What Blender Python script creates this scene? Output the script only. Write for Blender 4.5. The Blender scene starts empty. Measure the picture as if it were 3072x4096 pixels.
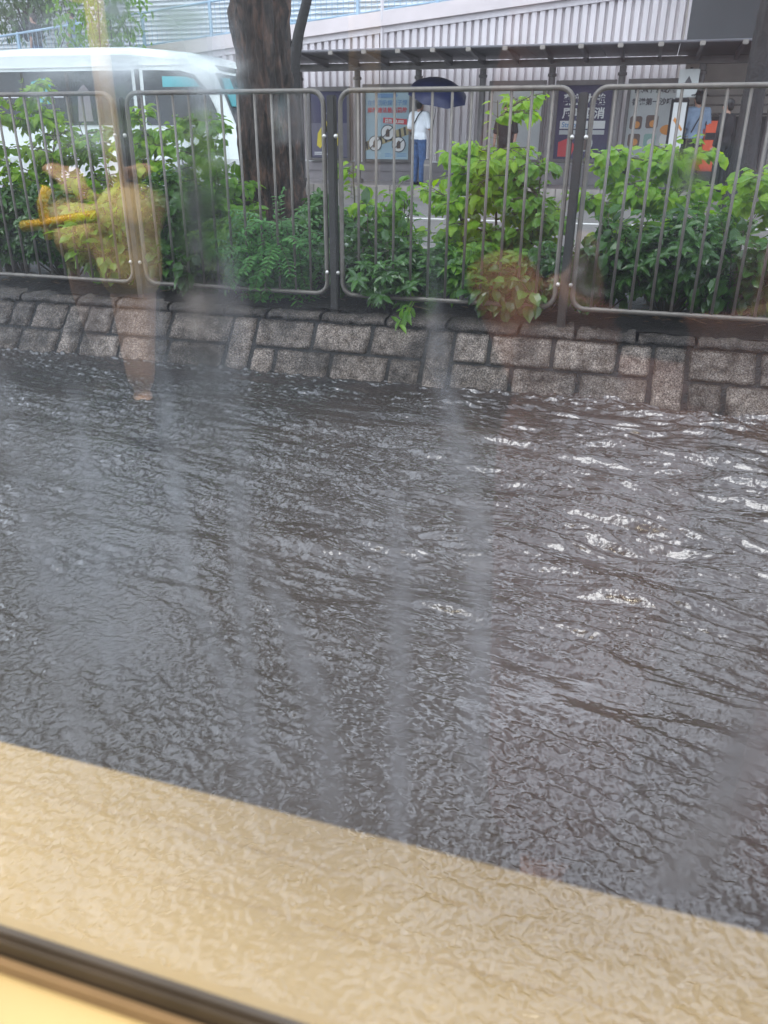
import bpy, bmesh, math, random
import numpy as np
from mathutils import Vector, Matrix, noise
PI = math.pi
R = math.radians
sc = bpy.context.scene
col = sc.collection

# ------------------------------------------------------------ camera, world, sun, exposure
cam_d = bpy.data.cameras.new('camera')
cam = bpy.data.objects.new('camera', cam_d)
col.objects.link(cam)
def cam_axes(yaw, pitch, roll):
    y, p, r = R(yaw), R(pitch), R(roll)
    f = Vector((-math.sin(y)*math.cos(p), math.cos(y)*math.cos(p), -math.sin(p)))
    rt = Vector((math.cos(y), math.sin(y), 0)); up = rt.cross(f)
    return math.cos(r)*rt + math.sin(r)*up, -math.sin(r)*rt + math.cos(r)*up, f
rt, up, fw = cam_axes(17.0, 24.9, 0.43)
m = Matrix((rt, up, -fw)).transposed().to_4x4()
m.translation = (0, 0, 1.25)
cam.matrix_world = m
cam_d.sensor_fit = 'VERTICAL'; cam_d.sensor_height = 36; cam_d.sensor_width = 27
cam_d.lens = 27.67
cam_d.clip_start = 0.01; cam_d.clip_end = 600
cam_d.dof.use_dof = True
cam_d.dof.focus_distance = 5.0
cam_d.dof.aperture_fstop = 7.4
sc.camera = cam

SUN_EL, SUN_AZ = 62, 200
w = bpy.data.worlds.new('World'); sc.world = w; w.use_nodes = True
nt = w.node_tree; nt.nodes.clear()
sky = nt.nodes.new('ShaderNodeTexSky'); sky.sky_type = 'NISHITA'; sky.sun_disc = False
sky.sun_elevation = R(SUN_EL); sky.sun_rotation = R(SUN_AZ)
sky.air_density = 1.0; sky.dust_density = 3.0; sky.ozone_density = 1.0
hs = nt.nodes.new('ShaderNodeHueSaturation'); hs.inputs['Saturation'].default_value = 0.6
bg = nt.nodes.new('ShaderNodeBackground'); bg.inputs['Strength'].default_value = 0.15
wo = nt.nodes.new('ShaderNodeOutputWorld')
nt.links.new(sky.outputs[0], hs.inputs['Color'])
# rain cloud deck over the clear sky: uneven bluish grey
wtc = nt.nodes.new('ShaderNodeTexCoord'); wn = nt.nodes.new('ShaderNodeTexNoise'); wn.inputs['Scale'].default_value = 2.6; wn.inputs['Detail'].default_value = 5
wp = nt.nodes.new('ShaderNodeMapping'); wp.inputs['Location'].default_value = (2.3, .4, 1.1)
nt.links.new(wtc.outputs['Generated'], wp.inputs[0]); nt.links.new(wp.outputs[0], wn.inputs['Vector'])
wr = nt.nodes.new('ShaderNodeValToRGB'); we = wr.color_ramp.elements
we[0].position = .44; we[0].color = (9.0, 10.0, 12.2, 1); we[1].position = .57; we[1].color = (30.0, 33.0, 38.0, 1)
nt.links.new(wn.outputs[0], wr.inputs[0])
wm = nt.nodes.new('ShaderNodeMix'); wm.data_type = 'RGBA'; wm.inputs[0].default_value = .85
nt.links.new(hs.outputs[0], wm.inputs[6]); nt.links.new(wr.outputs[0], wm.inputs[7]); nt.links.new(wm.outputs[2], bg.inputs['Color'])
nt.links.new(bg.outputs[0], wo.inputs['Surface'])
sd = bpy.data.lights.new('sun', 'SUN'); sd.energy = .6; sd.angle = R(18); sd.color = (1.0, .97, .93)
so = bpy.data.objects.new('sun', sd); col.objects.link(so)
az = R(SUN_AZ)
sdir = Vector((math.sin(az)*math.cos(R(SUN_EL)), math.cos(az)*math.cos(R(SUN_EL)), math.sin(R(SUN_EL))))
so.rotation_euler = sdir.to_track_quat('Z', 'Y').to_euler(); so.location = (0, 0, 30)
sc.view_settings.view_transform = 'Standard'; sc.view_settings.look = 'None'
sc.view_settings.exposure = 0.0; sc.view_settings.gamma = 1
try:
    sc.cycles.transparent_max_bounces = 16
    sc.cycles.max_bounces = 8
    sc.cycles.sample_clamp_indirect = 6
    sc.cycles.use_denoising = True
except Exception: pass

# ------------------------------------------------------------ helpers
class MB:
    def __init__(s): s.v = []; s.f = []; s.uv = None
    def add(s, vs, fs):
        o = len(s.v); s.v += [tuple(v) for v in vs]; s.f += [tuple(i+o for i in f) for f in fs]
    def box(s, a, b, M=None):
        x0, y0, z0 = a; x1, y1, z1 = b
        vs = [(x0,y0,z0),(x1,y0,z0),(x1,y1,z0),(x0,y1,z0),(x0,y0,z1),(x1,y0,z1),(x1,y1,z1),(x0,y1,z1)]
        if M is not None: vs = [M @ Vector(v) for v in vs]
        s.add(vs, [(3,2,1,0),(4,5,6,7),(0,1,5,4),(1,2,6,5),(2,3,7,6),(3,0,4,7)])
    def bbox(s, a, b, r=.01):
        # box with chamfered edges
        bm = bmesh.new(); bmesh.ops.create_cube(bm, size=1)
        c = [(a[i]+b[i])/2 for i in range(3)]; d = [b[i]-a[i] for i in range(3)]
        for v in bm.verts: v.co = Vector((c[0]+v.co.x*d[0], c[1]+v.co.y*d[1], c[2]+v.co.z*d[2]))
        bmesh.ops.bevel(bm, geom=bm.edges[:], offset=r, segments=2, affect='EDGES')
        bm.verts.ensure_lookup_table()
        s.add([v.co for v in bm.verts], [[v.index for v in f.verts] for f in bm.faces]); bm.free()
    def tube(s, pts, rad, n=8, cap=True):
        pts = [Vector(p) for p in pts]; k = len(pts)
        rads = rad if isinstance(rad, (list, tuple)) else [rad]*k
        o = len(s.v); prev = None
        for i, p in enumerate(pts):
            t = (pts[min(i+1, k-1)] - pts[max(i-1, 0)])
            if t.length < 1e-9: t = Vector((0, 0, 1))
            t.normalize()
            if prev is None:
                a = Vector((0, 0, 1)) if abs(t.z) < .9 else Vector((1, 0, 0))
                u = t.cross(a).normalized()
            else:
                u = (prev - t*prev.dot(t)).normalized()
            prev = u; vv = t.cross(u)
            for j in range(n):
                an = 2*PI*j/n
                s.v.append(tuple(p + (u*math.cos(an) + vv*math.sin(an))*rads[i]))
        for i in range(k-1):
            for j in range(n):
                a0 = o+i*n+j; a1 = o+i*n+(j+1) % n
                s.f.append((a0, a1, a1+n, a0+n))
        if cap:
            s.f.append(tuple(o+j for j in reversed(range(n)))); s.f.append(tuple(o+(k-1)*n+j for j in range(n)))
    def sphere(s, c, r, n=8, sx=1, sy=1, sz=1):
        bm = bmesh.new(); bmesh.ops.create_uvsphere(bm, u_segments=n*2, v_segments=n, radius=r)
        s.add([(c[0]+v.co.x*sx, c[1]+v.co.y*sy, c[2]+v.co.z*sz) for v in bm.verts], [[v.index for v in f.verts] for f in bm.faces]); bm.free()
    def leaf(s, p, d, nrm, L, W, droop=.25, fold=.25):
        d = d.normalized(); side = d.cross(nrm)
        if side.length < 1e-4: side = d.orthogonal()
        side.normalize(); up_ = side.cross(d).normalized()
        def P(t, sd, h=0): return p + d*(L*t) + side*(W*sd) + up_*(W*fold*abs(sd)*2 - droop*L*t*t + h)
        vs = [P(0,0), P(.3,.42), P(.32,0), P(.3,-.42), P(.68,.40), P(.7,0), P(.68,-.40), P(1,0)]
        s.add(vs, [(0,1,2),(0,2,3),(1,4,5,2),(3,2,5,6),(4,7,5),(6,5,7)])
    def obj(s, name, mat, parent=None, smooth=False, loc=None):
        me = bpy.data.meshes.new(name); me.from_pydata(s.v, [], s.f); me.validate(); me.update()
        if smooth: me.polygons.foreach_set('use_smooth', [True]*len(me.polygons))
        mats = mat if isinstance(mat, list) else [mat]
        for mm in mats: me.materials.append(mm)
        o = bpy.data.objects.new(name, me); col.objects.link(o)
        if parent: o.parent = parent
        if loc: o.location = loc
        return o
def tag(o, label=None, cat=None, group=None, kind=None):
    if label: o['label'] = label
    if cat: o['category'] = cat
    if group: o['group'] = group
    if kind: o['kind'] = kind
    return o
def thing(name, label, cat, loc=(0, 0, 0), group=None):
    o = bpy.data.objects.new(name, None); col.objects.link(o); o.location = loc; o.empty_display_size = .2
    return tag(o, label, cat, group)
def shade_auto(o, ang=35):
    o.data.polygons.foreach_set('use_smooth', [True]*len(o.data.polygons))
    bm = bmesh.new(); bm.from_mesh(o.data)
    for e in bm.edges:
        if len(e.link_faces) == 2 and e.calc_face_angle(0) > R(ang): e.smooth = False
    bm.to_mesh(o.data); bm.free(); return o

# ---- materials
def newmat(name):
    mt = bpy.data.materials.new(name); mt.use_nodes = True
    nt = mt.node_tree; b = nt.nodes['Principled BSDF']; return mt, nt, b
def NN(nt, t, **kw):
    n = nt.nodes.new(t)
    for k, v in kw.items(): setattr(n, k, v)
    return n
def mat(name, c, rough=.5, metal=0, var=.12, scale=8, bump=0, bscale=60, spec=.5, coat=0, c2=None, stretch=(1,1,1)):
    mt, nt, b = newmat(name); L = nt.links.new
    tc = NN(nt, 'ShaderNodeTexCoord'); mp = NN(nt, 'ShaderNodeMapping'); mp.inputs['Scale'].default_value = stretch
    L(tc.outputs['Object'], mp.inputs[0])
    no = NN(nt, 'ShaderNodeTexNoise'); no.inputs['Scale'].default_value = scale; no.inputs['Detail'].default_value = 6
    L(mp.outputs[0], no.inputs['Vector'])
    mx = NN(nt, 'ShaderNodeMix', data_type='RGBA')
    cr = NN(nt, 'ShaderNodeMapRange'); cr.inputs[1].default_value = .3; cr.inputs[2].default_value = .7
    L(no.outputs[0], cr.inputs[0]); L(cr.outputs[0], mx.inputs[0])
    d = c2 if c2 else tuple(x*(1-var*2) for x in c)
    mx.inputs[6].default_value = (*d, 1); mx.inputs[7].default_value = (*c, 1)
    L(mx.outputs[2], b.inputs['Base Color'])
    b.inputs['Roughness'].default_value = rough; b.inputs['Metallic'].default_value = metal
    b.inputs['Specular IOR Level'].default_value = spec; b.inputs['Coat Weight'].default_value = coat
    if bump:
        n2 = NN(nt, 'ShaderNodeTexNoise'); n2.inputs['Scale'].default_value = bscale; n2.inputs['Detail'].default_value = 8
        L(mp.outputs[0], n2.inputs['Vector'])
        bp = NN(nt, 'ShaderNodeBump'); bp.inputs['Strength'].default_value = bump; bp.inputs['Distance'].default_value = .02
        L(n2.outputs[0], bp.inputs['Height']); L(bp.outputs[0], b.inputs['Normal'])
    return mt
def leafmat(name, c, c2, trans=.45, rough=.3):
    mt, nt, b = newmat(name); L = nt.links.new
    g = NN(nt, 'ShaderNodeNewGeometry')
    mx = NN(nt, 'ShaderNodeMix', data_type='RGBA'); mx.inputs[6].default_value = (*c, 1); mx.inputs[7].default_value = (*c2, 1)
    L(g.outputs['Random Per Island'], mx.inputs[0]); L(mx.outputs[2], b.inputs['Base Color'])
    b.inputs['Roughness'].default_value = rough; b.inputs['Specular IOR Level'].default_value = .5
    tr = NN(nt, 'ShaderNodeBsdfTranslucent')
    hsv = NN(nt, 'ShaderNodeHueSaturation'); hsv.inputs['Hue'].default_value = .485; hsv.inputs['Value'].default_value = 1.9; hsv.inputs['Saturation'].default_value = 1.1
    L(mx.outputs[2], hsv.inputs['Color']); L(hsv.outputs[0], tr.inputs['Color'])
    ms = NN(nt, 'ShaderNodeMixShader'); ms.inputs[0].default_value = trans
    L(b.outputs[0], ms.inputs[1]); L(tr.outputs[0], ms.inputs[2])
    L(ms.outputs[0], nt.nodes['Material Output'].inputs['Surface'])
    return mt

M = {}
M['steel'] = mat('weathered_steel', (.19,.172,.15), .42, .3, .15, 20)
M['steel_dark'] = mat('dark_steel', (.05,.048,.045), .5, .3, .1, 14)
M['bolt'] = mat('bolt', (.7,.68,.63), .3, .6)
M['mortar'] = mat('mortar', (.018,.017,.016), .45, 0, .3, 30, .6, 90)
M['soil'] = mat('soil', (.014,.010,.008), .6, 0, .4, 12, 1, 40)
M['asphalt'] = mat('wet_asphalt', (.20,.185,.165), .3, 0, .12, 3, .2, 250, c2=(.14,.13,.12))
M['paving'] = mat('paving', (.27,.24,.23), .3, 0, .12, 2, .1, 60)
M['kerb'] = mat('kerb', (.32,.29,.26), .5, 0, .15, 5, .2, 80)
M['linewhite'] = mat('road_paint', (.75,.74,.7), .5, 0, .1, 8)
M['clad'] = mat('pinkish_cladding', (.72,.665,.67), .55, 0, .09, 3.0, stretch=(1,1,.25))
M['band'] = mat('parapet', (.70,.62,.61), .6, 0, .06, 2)
M['plinth'] = mat('plinth', (.26,.235,.24), .5, 0, .1, 3)
M['bluerail'] = mat('blue_rail', (.32,.47,.60), .45, 0, .1, 6)
M['louver'] = mat('louver', (.62,.66,.68), .5, 0, .08, 3)
M['shelter'] = mat('shelter_grey', (.13,.125,.135), .4, .2, .1, 5)
M['shelter_post'] = mat('shelter_post', (.16,.145,.14), .4, .3, .1, 5)
M['roofsheet'] = mat('roof_sheet', (.09,.09,.10), .5, 0, .1, 4)
M['darkwall'] = mat('dark_fascia', (.05,.052,.055), .6, 0, .1, 2)
M['beige'] = mat('beige_wall', (.55,.50,.45), .6, 0, .1, 2)
M['white'] = mat('white_paint', (.76,.78,.76), .35, 0, .04, 3)
M['buswhite'] = mat('van_white', (.78,.84,.80), .22, 0, .03, 2, coat=.4)
M['buslow'] = mat('van_lower', (.58,.60,.58), .25, 0, .05, 2, coat=.4)
M['tintglass'] = mat('tinted_glass', (.035,.045,.045), .06, 0, .2, 1.5, spec=.8)
M['teal'] = mat('teal_glass', (.12,.45,.48), .1, 0, .1, 3)
M['rubber'] = mat('rubber', (.045,.036,.030), .55, 0, .2, 20)
M['chrome'] = mat('chrome', (.6,.6,.6), .2, .9)
M['amber'] = mat('amber_lens', (.85,.28,.02), .2)
M['bark_dark'] = mat('dark_bark', (.018,.015,.014), .6, 0, .2, 8, .8, 30)
M['stem'] = mat('green_stem', (.10,.09,.045), .6, 0, .2, 20)
M['navy'] = mat('navy_cloth', (.012,.018,.075), .45, 0, .15, 5)
M['shirt'] = mat('white_shirt', (.78,.82,.86), .8, 0, .05, 14, .3, 40)
M['jeans'] = mat('blue_jeans', (.06,.12,.27), .8, 0, .25, 12)
M['skin'] = mat('skin', (.42,.24,.17), .5, 0, .08, 10)
M['skin2'] = mat('pale_skin', (.62,.42,.33), .5, 0, .05, 10)
M['hair'] = mat('black_hair', (.012,.01,.01), .45, 0, .2, 60)
M['black'] = mat('black_cloth', (.015,.015,.017), .7, 0, .2, 10)
M['blueshirt'] = mat('blue_shirt', (.24,.32,.43), .8, 0, .1, 10)
M['khaki'] = mat('khaki_cloth', (.80,.64,.34), .8, 0, .15, 10, .4, 30)
M['maroon'] = mat('maroon_cloth', (.17,.06,.045), .8, 0, .15, 10)
M['red'] = mat('orange_red_plastic', (.72,.10,.035), .4, 0, .1, 6)
M['yellow'] = mat('yellow_trim', (.50,.41,.225), .45, 0, .05, 9)
M['yellowrail'] = mat('yellow_handrail', (.95,.60,.03), .3, 0, .04, 9)
M['tanpole'] = mat('tan_pole', (.90,.70,.45), .35, 0, .04, 9)
M['tantrim'] = mat('brown_trim', (.30,.22,.14), .5, 0, .15, 14)
M['interior'] = mat('bus_interior', (.03,.032,.036), .7, 0, .1, 3)
M['seat'] = mat('seat_cloth', (.03,.04,.07), .8, 0, .2, 20)
M['busred'] = mat('bus_outer', (.5,.45,.35), .3, 0, .05, 4)
M['leaf_dark'] = leafmat('dark_glossy_leaves', (.028,.085,.016), (.06,.16,.025), .3, .2)
M['leaf_mid'] = leafmat('mid_green_leaves', (.075,.20,.02), (.16,.32,.03), .45, .35)
M['leaf_light'] = leafmat('yellow_green_leaves', (.14,.30,.02), (.27,.43,.03), .5, .4)
M['leaf_pinnate'] = leafmat('fine_green_leaves', (.05,.17,.04), (.10,.27,.06), .4, .4)
M['leaf_back'] = leafmat('dark_green_leaves', (.04,.09,.03), (.08,.15,.05), .3, .4)  # dark green leaf colour of the rear tree
M['leaf_crown'] = leafmat('crown_leaves', (.04,.09,.025), (.07,.13,.03), .3, .4)

def granite():
    mt, nt, b = newmat('wet_granite'); L = nt.links.new
    tc = NN(nt, 'ShaderNodeTexCoord'); g = NN(nt, 'ShaderNodeNewGeometry')
    n1 = NN(nt, 'ShaderNodeTexNoise'); n1.inputs['Scale'].default_value = 130; n1.inputs['Detail'].default_value = 4; n1.inputs['Roughness'].default_value = .8
    n2 = NN(nt, 'ShaderNodeTexNoise'); n2.inputs['Scale'].default_value = 16; n2.inputs['Detail'].default_value = 8; n2.inputs['Roughness'].default_value = .7
    L(tc.outputs['Object'], n1.inputs['Vector']); L(tc.outputs['Object'], n2.inputs['Vector'])
    r1 = NN(nt, 'ShaderNodeValToRGB'); e = r1.color_ramp.elements
    e[0].position = .37; e[0].color = (.05,.045,.04,1); e[1].position = .63; e[1].color = (.56,.49,.43,1)
    x = e.new(.5); x.color = (.23,.20,.18,1)
    L(n1.outputs[0], r1.inputs[0])
    r2 = NN(nt, 'ShaderNodeValToRGB'); e = r2.color_ramp.elements
    e[0].position = .34; e[0].color = (.30,.27,.24,1); e[1].position = .62; e[1].color = (1,1,1,1)
    L(n2.outputs[0], r2.inputs[0])
    mx = NN(nt, 'ShaderNodeMix', data_type='RGBA', blend_type='MULTIPLY'); mx.inputs[0].default_value = 1
    n4 = NN(nt, 'ShaderNodeTexNoise'); n4.inputs['Scale'].default_value = 3.5; n4.inputs['Detail'].default_value = 5; L(tc.outputs['Object'], n4.inputs['Vector'])
    r4 = NN(nt, 'ShaderNodeValToRGB'); e = r4.color_ramp.elements; e[0].position = .38; e[0].color = (.62,.61,.60,1); e[1].position = .6; e[1].color = (1.5,1.45,1.40,1); L(n4.outputs[0], r4.inputs[0])
    m4 = NN(nt, 'ShaderNodeMix', data_type='RGBA', blend_type='MULTIPLY'); m4.inputs[0].default_value = 1; L(r2.outputs[0], m4.inputs[6]); L(r4.outputs[0], m4.inputs[7])
    L(r1.outputs[0], mx.inputs[6]); L(m4.outputs[2], mx.inputs[7])
    h = NN(nt, 'ShaderNodeHueSaturation'); mr = NN(nt, 'ShaderNodeMapRange'); mr.inputs[3].default_value = .75; mr.inputs[4].default_value = 1.15
    L(g.outputs['Random Per Island'], mr.inputs[0]); L(mr.outputs[0], h.inputs['Value']); L(mx.outputs[2], h.inputs['Color'])
    L(h.outputs[0], b.inputs['Base Color'])
    b.inputs['Roughness'].default_value = .2
    bp = NN(nt, 'ShaderNodeBump'); bp.inputs['Strength'].default_value = 1.0; bp.inputs['Distance'].default_value = .03
    n3 = NN(nt, 'ShaderNodeTexNoise'); n3.inputs['Scale'].default_value = 45; n3.inputs['Detail'].default_value = 9; n3.inputs['Roughness'].default_value = .75
    L(tc.outputs['Object'], n3.inputs['Vector']); L(n3.outputs[0], bp.inputs['Height']); L(bp.outputs[0], b.inputs['Normal'])
    return mt
M['granite'] = granite()
M['granite_cap'] = granite()
for n_ in M['granite_cap'].node_tree.nodes:
    if n_.type == 'VALTORGB':
        for e_ in n_.color_ramp.elements: e_.color = tuple(c*.78 for c in e_.color[:3])+(1,)

def bark():
    mt, nt, b = newmat('wet_bark'); L = nt.links.new
    tc = NN(nt, 'ShaderNodeTexCoord'); mp = NN(nt, 'ShaderNodeMapping'); mp.inputs['Scale'].default_value = (1, 1, .42)
    L(tc.outputs['Object'], mp.inputs[0])
    n1 = NN(nt, 'ShaderNodeTexNoise'); n1.inputs['Scale'].default_value = 14; n1.inputs['Detail'].default_value = 9; n1.inputs['Roughness'].default_value = .65; n1.inputs['Distortion'].default_value = .6
    L(mp.outputs[0], n1.inputs['Vector'])
    r = NN(nt, 'ShaderNodeValToRGB'); e = r.color_ramp.elements
    e[0].position = .36; e[0].color = (.014,.011,.010,1); e[1].position = .70; e[1].color = (.25,.135,.09,1)
    x = e.new(.52); x.color = (.08,.052,.040,1)
    L(n1.outputs[0], r.inputs[0]); L(r.outputs[0], b.inputs['Base Color']); b.inputs['Roughness'].default_value = .5
    bp = NN(nt, 'ShaderNodeBump'); bp.inputs['Strength'].default_value = 1; bp.inputs['Distance'].default_value = .04
    n3 = NN(nt, 'ShaderNodeTexNoise'); n3.inputs['Scale'].default_value = 34; n3.inputs['Detail'].default_value = 9; n3.inputs['Roughness'].default_value = .75
    L(mp.outputs[0], n3.inputs['Vector']); L(n3.outputs[0], bp.inputs['Height']); L(bp.outputs[0], b.inputs['Normal'])
    return mt
M['bark'] = bark()

def water_mat():
    mt, nt, b = newmat('muddy_flood_water'); L = nt.links.new
    tc = NN(nt, 'ShaderNodeTexCoord')
    n1 = NN(nt, 'ShaderNodeTexNoise'); n1.inputs['Scale'].default_value = 1.1; n1.inputs['Detail'].default_value = 4
    L(tc.outputs['Object'], n1.inputs['Vector'])
    sx = NN(nt, 'ShaderNodeSeparateXYZ'); L(tc.outputs['Object'], sx.inputs[0])
    mr = NN(nt, 'ShaderNodeMapRange'); mr.inputs[1].default_value = -1.6; mr.inputs[2].default_value = 1.0
    L(sx.outputs[0], mr.inputs[0])
    ad = NN(nt, 'ShaderNodeMath', operation='MULTIPLY_ADD'); ad.inputs[1].default_value = .8; L(n1.outputs[0], ad.inputs[0]); L(mr.outputs[0], ad.inputs[2])
    r = NN(nt, 'ShaderNodeValToRGB'); e = r.color_ramp.elements
    e[0].position = .3; e[0].color = (.026,.025,.026,1); e[1].position = 1.3; e[1].position = 1.0; e[1].color = (.060,.041,.033,1)
    L(ad.outputs[0], r.inputs[0]); L(r.outputs[0], b.inputs['Base Color'])
    b.inputs['Roughness'].default_value = .07; b.inputs['IOR'].default_value = 1.5; b.inputs['Specular IOR Level'].default_value = 1.0
    n2 = NN(nt, 'ShaderNodeTexNoise'); n2.inputs['Scale'].default_value = 95; n2.inputs['Detail'].default_value = 4; n2.inputs['Distortion'].default_value = .5
    mp = NN(nt, 'ShaderNodeMapping'); mp.inputs['Scale'].default_value = (.7, 1.0, 1)
    L(tc.outputs['Object'], mp.inputs[0]); L(mp.outputs[0], n2.inputs['Vector'])
    bp = NN(nt, 'ShaderNodeBump'); bp.inputs['Strength'].default_value = .28; bp.inputs['Distance'].default_value = .004
    L(n2.outputs[0], bp.inputs['Height']); L(bp.outputs[0], b.inputs['Normal'])
    return mt
M['water'] = water_mat()

def glass_mat():
    mt, nt, b = newmat('window_glass'); L = nt.links.new; nt.nodes.remove(b)
    tr = NN(nt, 'ShaderNodeBsdfTransparent'); tr.inputs[0].default_value = (.93,.95,.95,1)
    gl = NN(nt, 'ShaderNodeBsdfGlossy'); gl.inputs['Roughness'].default_value = .015; gl.inputs[0].default_value = (1,1,1,1)
    lw = NN(nt, 'ShaderNodeLayerWeight'); lw.inputs['Blend'].default_value = .5
    mu = NN(nt, 'ShaderNodeMath', operation='MULTIPLY'); L(lw.outputs['Facing'], mu.inputs[0]); L(lw.outputs['Facing'], mu.inputs[1])
    ma = NN(nt, 'ShaderNodeMath', operation='MULTIPLY_ADD', use_clamp=True); ma.inputs[1].default_value = 1.35; ma.inputs[2].default_value = .13
    L(mu.outputs[0], ma.inputs[0])
    ms = NN(nt, 'ShaderNodeMixShader'); L(ma.outputs[0], ms.inputs[0]); L(tr.outputs[0], ms.inputs[1]); L(gl.outputs[0], ms.inputs[2])
    tl = NN(nt, 'ShaderNodeBsdfTranslucent'); tl.inputs[0].default_value = (.8,.84,.9,1)
    tc = NN(nt, 'ShaderNodeTexCoord'); no = NN(nt, 'ShaderNodeTexNoise'); no.inputs['Scale'].default_value = 14; L(tc.outputs['Object'], no.inputs['Vector'])
    fr = NN(nt, 'ShaderNodeMapRange'); fr.inputs[1].default_value = .35; fr.inputs[2].default_value = .65; fr.inputs[3].default_value = .015; fr.inputs[4].default_value = .055; L(no.outputs[0], fr.inputs[0])
    m5 = NN(nt, 'ShaderNodeMixShader'); L(fr.outputs[0], m5.inputs[0]); L(ms.outputs[0], m5.inputs[1]); L(tl.outputs[0], m5.inputs[2])
    L(m5.outputs[0], nt.nodes['Material Output'].inputs['Surface']); return mt
M['glass'] = glass_mat()

def streak_mat(name, veil, blur, tint=(.78,.79,.84)):
    # thin film of rain water running down the outside of the pane
    mt, nt, b = newmat(name); L = nt.links.new; nt.nodes.remove(b)
    uv = NN(nt, 'ShaderNodeUVMap'); sx = NN(nt, 'ShaderNodeSeparateXYZ'); L(uv.outputs[0], sx.inputs[0])
    def bell(o, inner=.06):
        a = NN(nt, 'ShaderNodeMath', operation='SUBTRACT'); a.inputs[1].default_value = .5; L(o, a.inputs[0])
        c = NN(nt, 'ShaderNodeMath', operation='ABSOLUTE'); L(a.outputs[0], c.inputs[0])
        d = NN(nt, 'ShaderNodeMapRange', interpolation_type='SMOOTHSTEP'); d.inputs[1].default_value = .5; d.inputs[2].default_value = inner; d.inputs[3].default_value = 0; d.inputs[4].default_value = 1
        L(c.outputs[0], d.inputs[0]); return d.outputs[0]
    pr = NN(nt, 'ShaderNodeMath', operation='MULTIPLY'); L(bell(sx.outputs[0]), pr.inputs[0]); L(bell(sx.outputs[1], .30), pr.inputs[1])
    tc = NN(nt, 'ShaderNodeTexCoord'); no = NN(nt, 'ShaderNodeTexNoise'); no.inputs['Scale'].default_value = 150; no.inputs['Detail'].default_value = 5; sm_ = NN(nt, 'ShaderNodeMapping'); sm_.inputs['Scale'].default_value = (.35, 1, 1.3); L(tc.outputs['Object'], sm_.inputs[0]); L(sm_.outputs[0], no.inputs['Vector'])
    mr = NN(nt, 'ShaderNodeMapRange'); mr.inputs[1].default_value = .3; mr.inputs[2].default_value = .6; mr.inputs[3].default_value = .45; L(no.outputs[0], mr.inputs[0])
    p2 = NN(nt, 'ShaderNodeMath', operation='MULTIPLY'); L(pr.outputs[0], p2.inputs[0]); L(mr.outputs[0], p2.inputs[1])
    re = NN(nt, 'ShaderNodeBsdfRefraction'); re.inputs['Roughness'].default_value = .22; re.inputs['IOR'].default_value = 1.12
    tl = NN(nt, 'ShaderNodeBsdfTranslucent'); tl.inputs[0].default_value = (*tint, 1)
    tr = NN(nt, 'ShaderNodeBsdfTransparent')
    m1 = NN(nt, 'ShaderNodeMixShader'); m1.inputs[0].default_value = veil; L(re.outputs[0], m1.inputs[1]); L(tl.outputs[0], m1.inputs[2])
    m0 = NN(nt, 'ShaderNodeMath', operation='MULTIPLY'); m0.inputs[1].default_value = blur; L(p2.outputs[0], m0.inputs[0])
    m2 = NN(nt, 'ShaderNodeMixShader'); L(m0.outputs[0], m2.inputs[0]); L(tr.outputs[0], m2.inputs[1]); L(m1.outputs[0], m2.inputs[2])
    L(m2.outputs[0], nt.nodes['Material Output'].inputs['Surface']); return mt

# ------------------------------------------------------------ text and flat shapes for posters
def text_part(txt, name, size, loc, m, parent, rot=(PI/2, 0, 0), ext=.002, bold=0.0, align='LEFT'):
    cu = bpy.data.curves.new(name, 'FONT'); cu.body = txt; cu.size = size; cu.extrude = ext; cu.offset = bold; cu.align_x = align
    o = bpy.data.objects.new(name, cu); col.objects.link(o)
    dg = bpy.context.evaluated_depsgraph_get()
    me = bpy.data.meshes.new_from_object(o.evaluated_get(dg))
    bpy.data.objects.remove(o); bpy.data.curves.remove(cu)
    me.materials.clear(); me.materials.append(m)
    ob = bpy.data.objects.new(name, me); col.objects.link(ob); ob.parent = parent; ob.location = loc; ob.rotation_euler = rot
    return ob
def disc(mb, c, r, th=.004, n=28):
    x, y, z = c
    vs = [(x+r*math.cos(2*PI*i/n), y-th, z+r*math.sin(2*PI*i/n)) for i in range(n)] + [(x+r*math.cos(2*PI*i/n), y, z+r*math.sin(2*PI*i/n)) for i in range(n)]
    mb.add(vs, [tuple(range(n)), *[((i+1) % n, i, i+n, (i+1) % n+n) for i in range(n)]])
def poly(mb, pts, y, th=.004):
    n = len(pts)
    vs = [(p[0], y-th, p[1]) for p in pts] + [(p[0], y, p[1]) for p in pts]
    mb.add(vs, [tuple(range(n)), *[((i+1) % n, i, i+n, (i+1) % n+n) for i in range(n)]])

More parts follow.
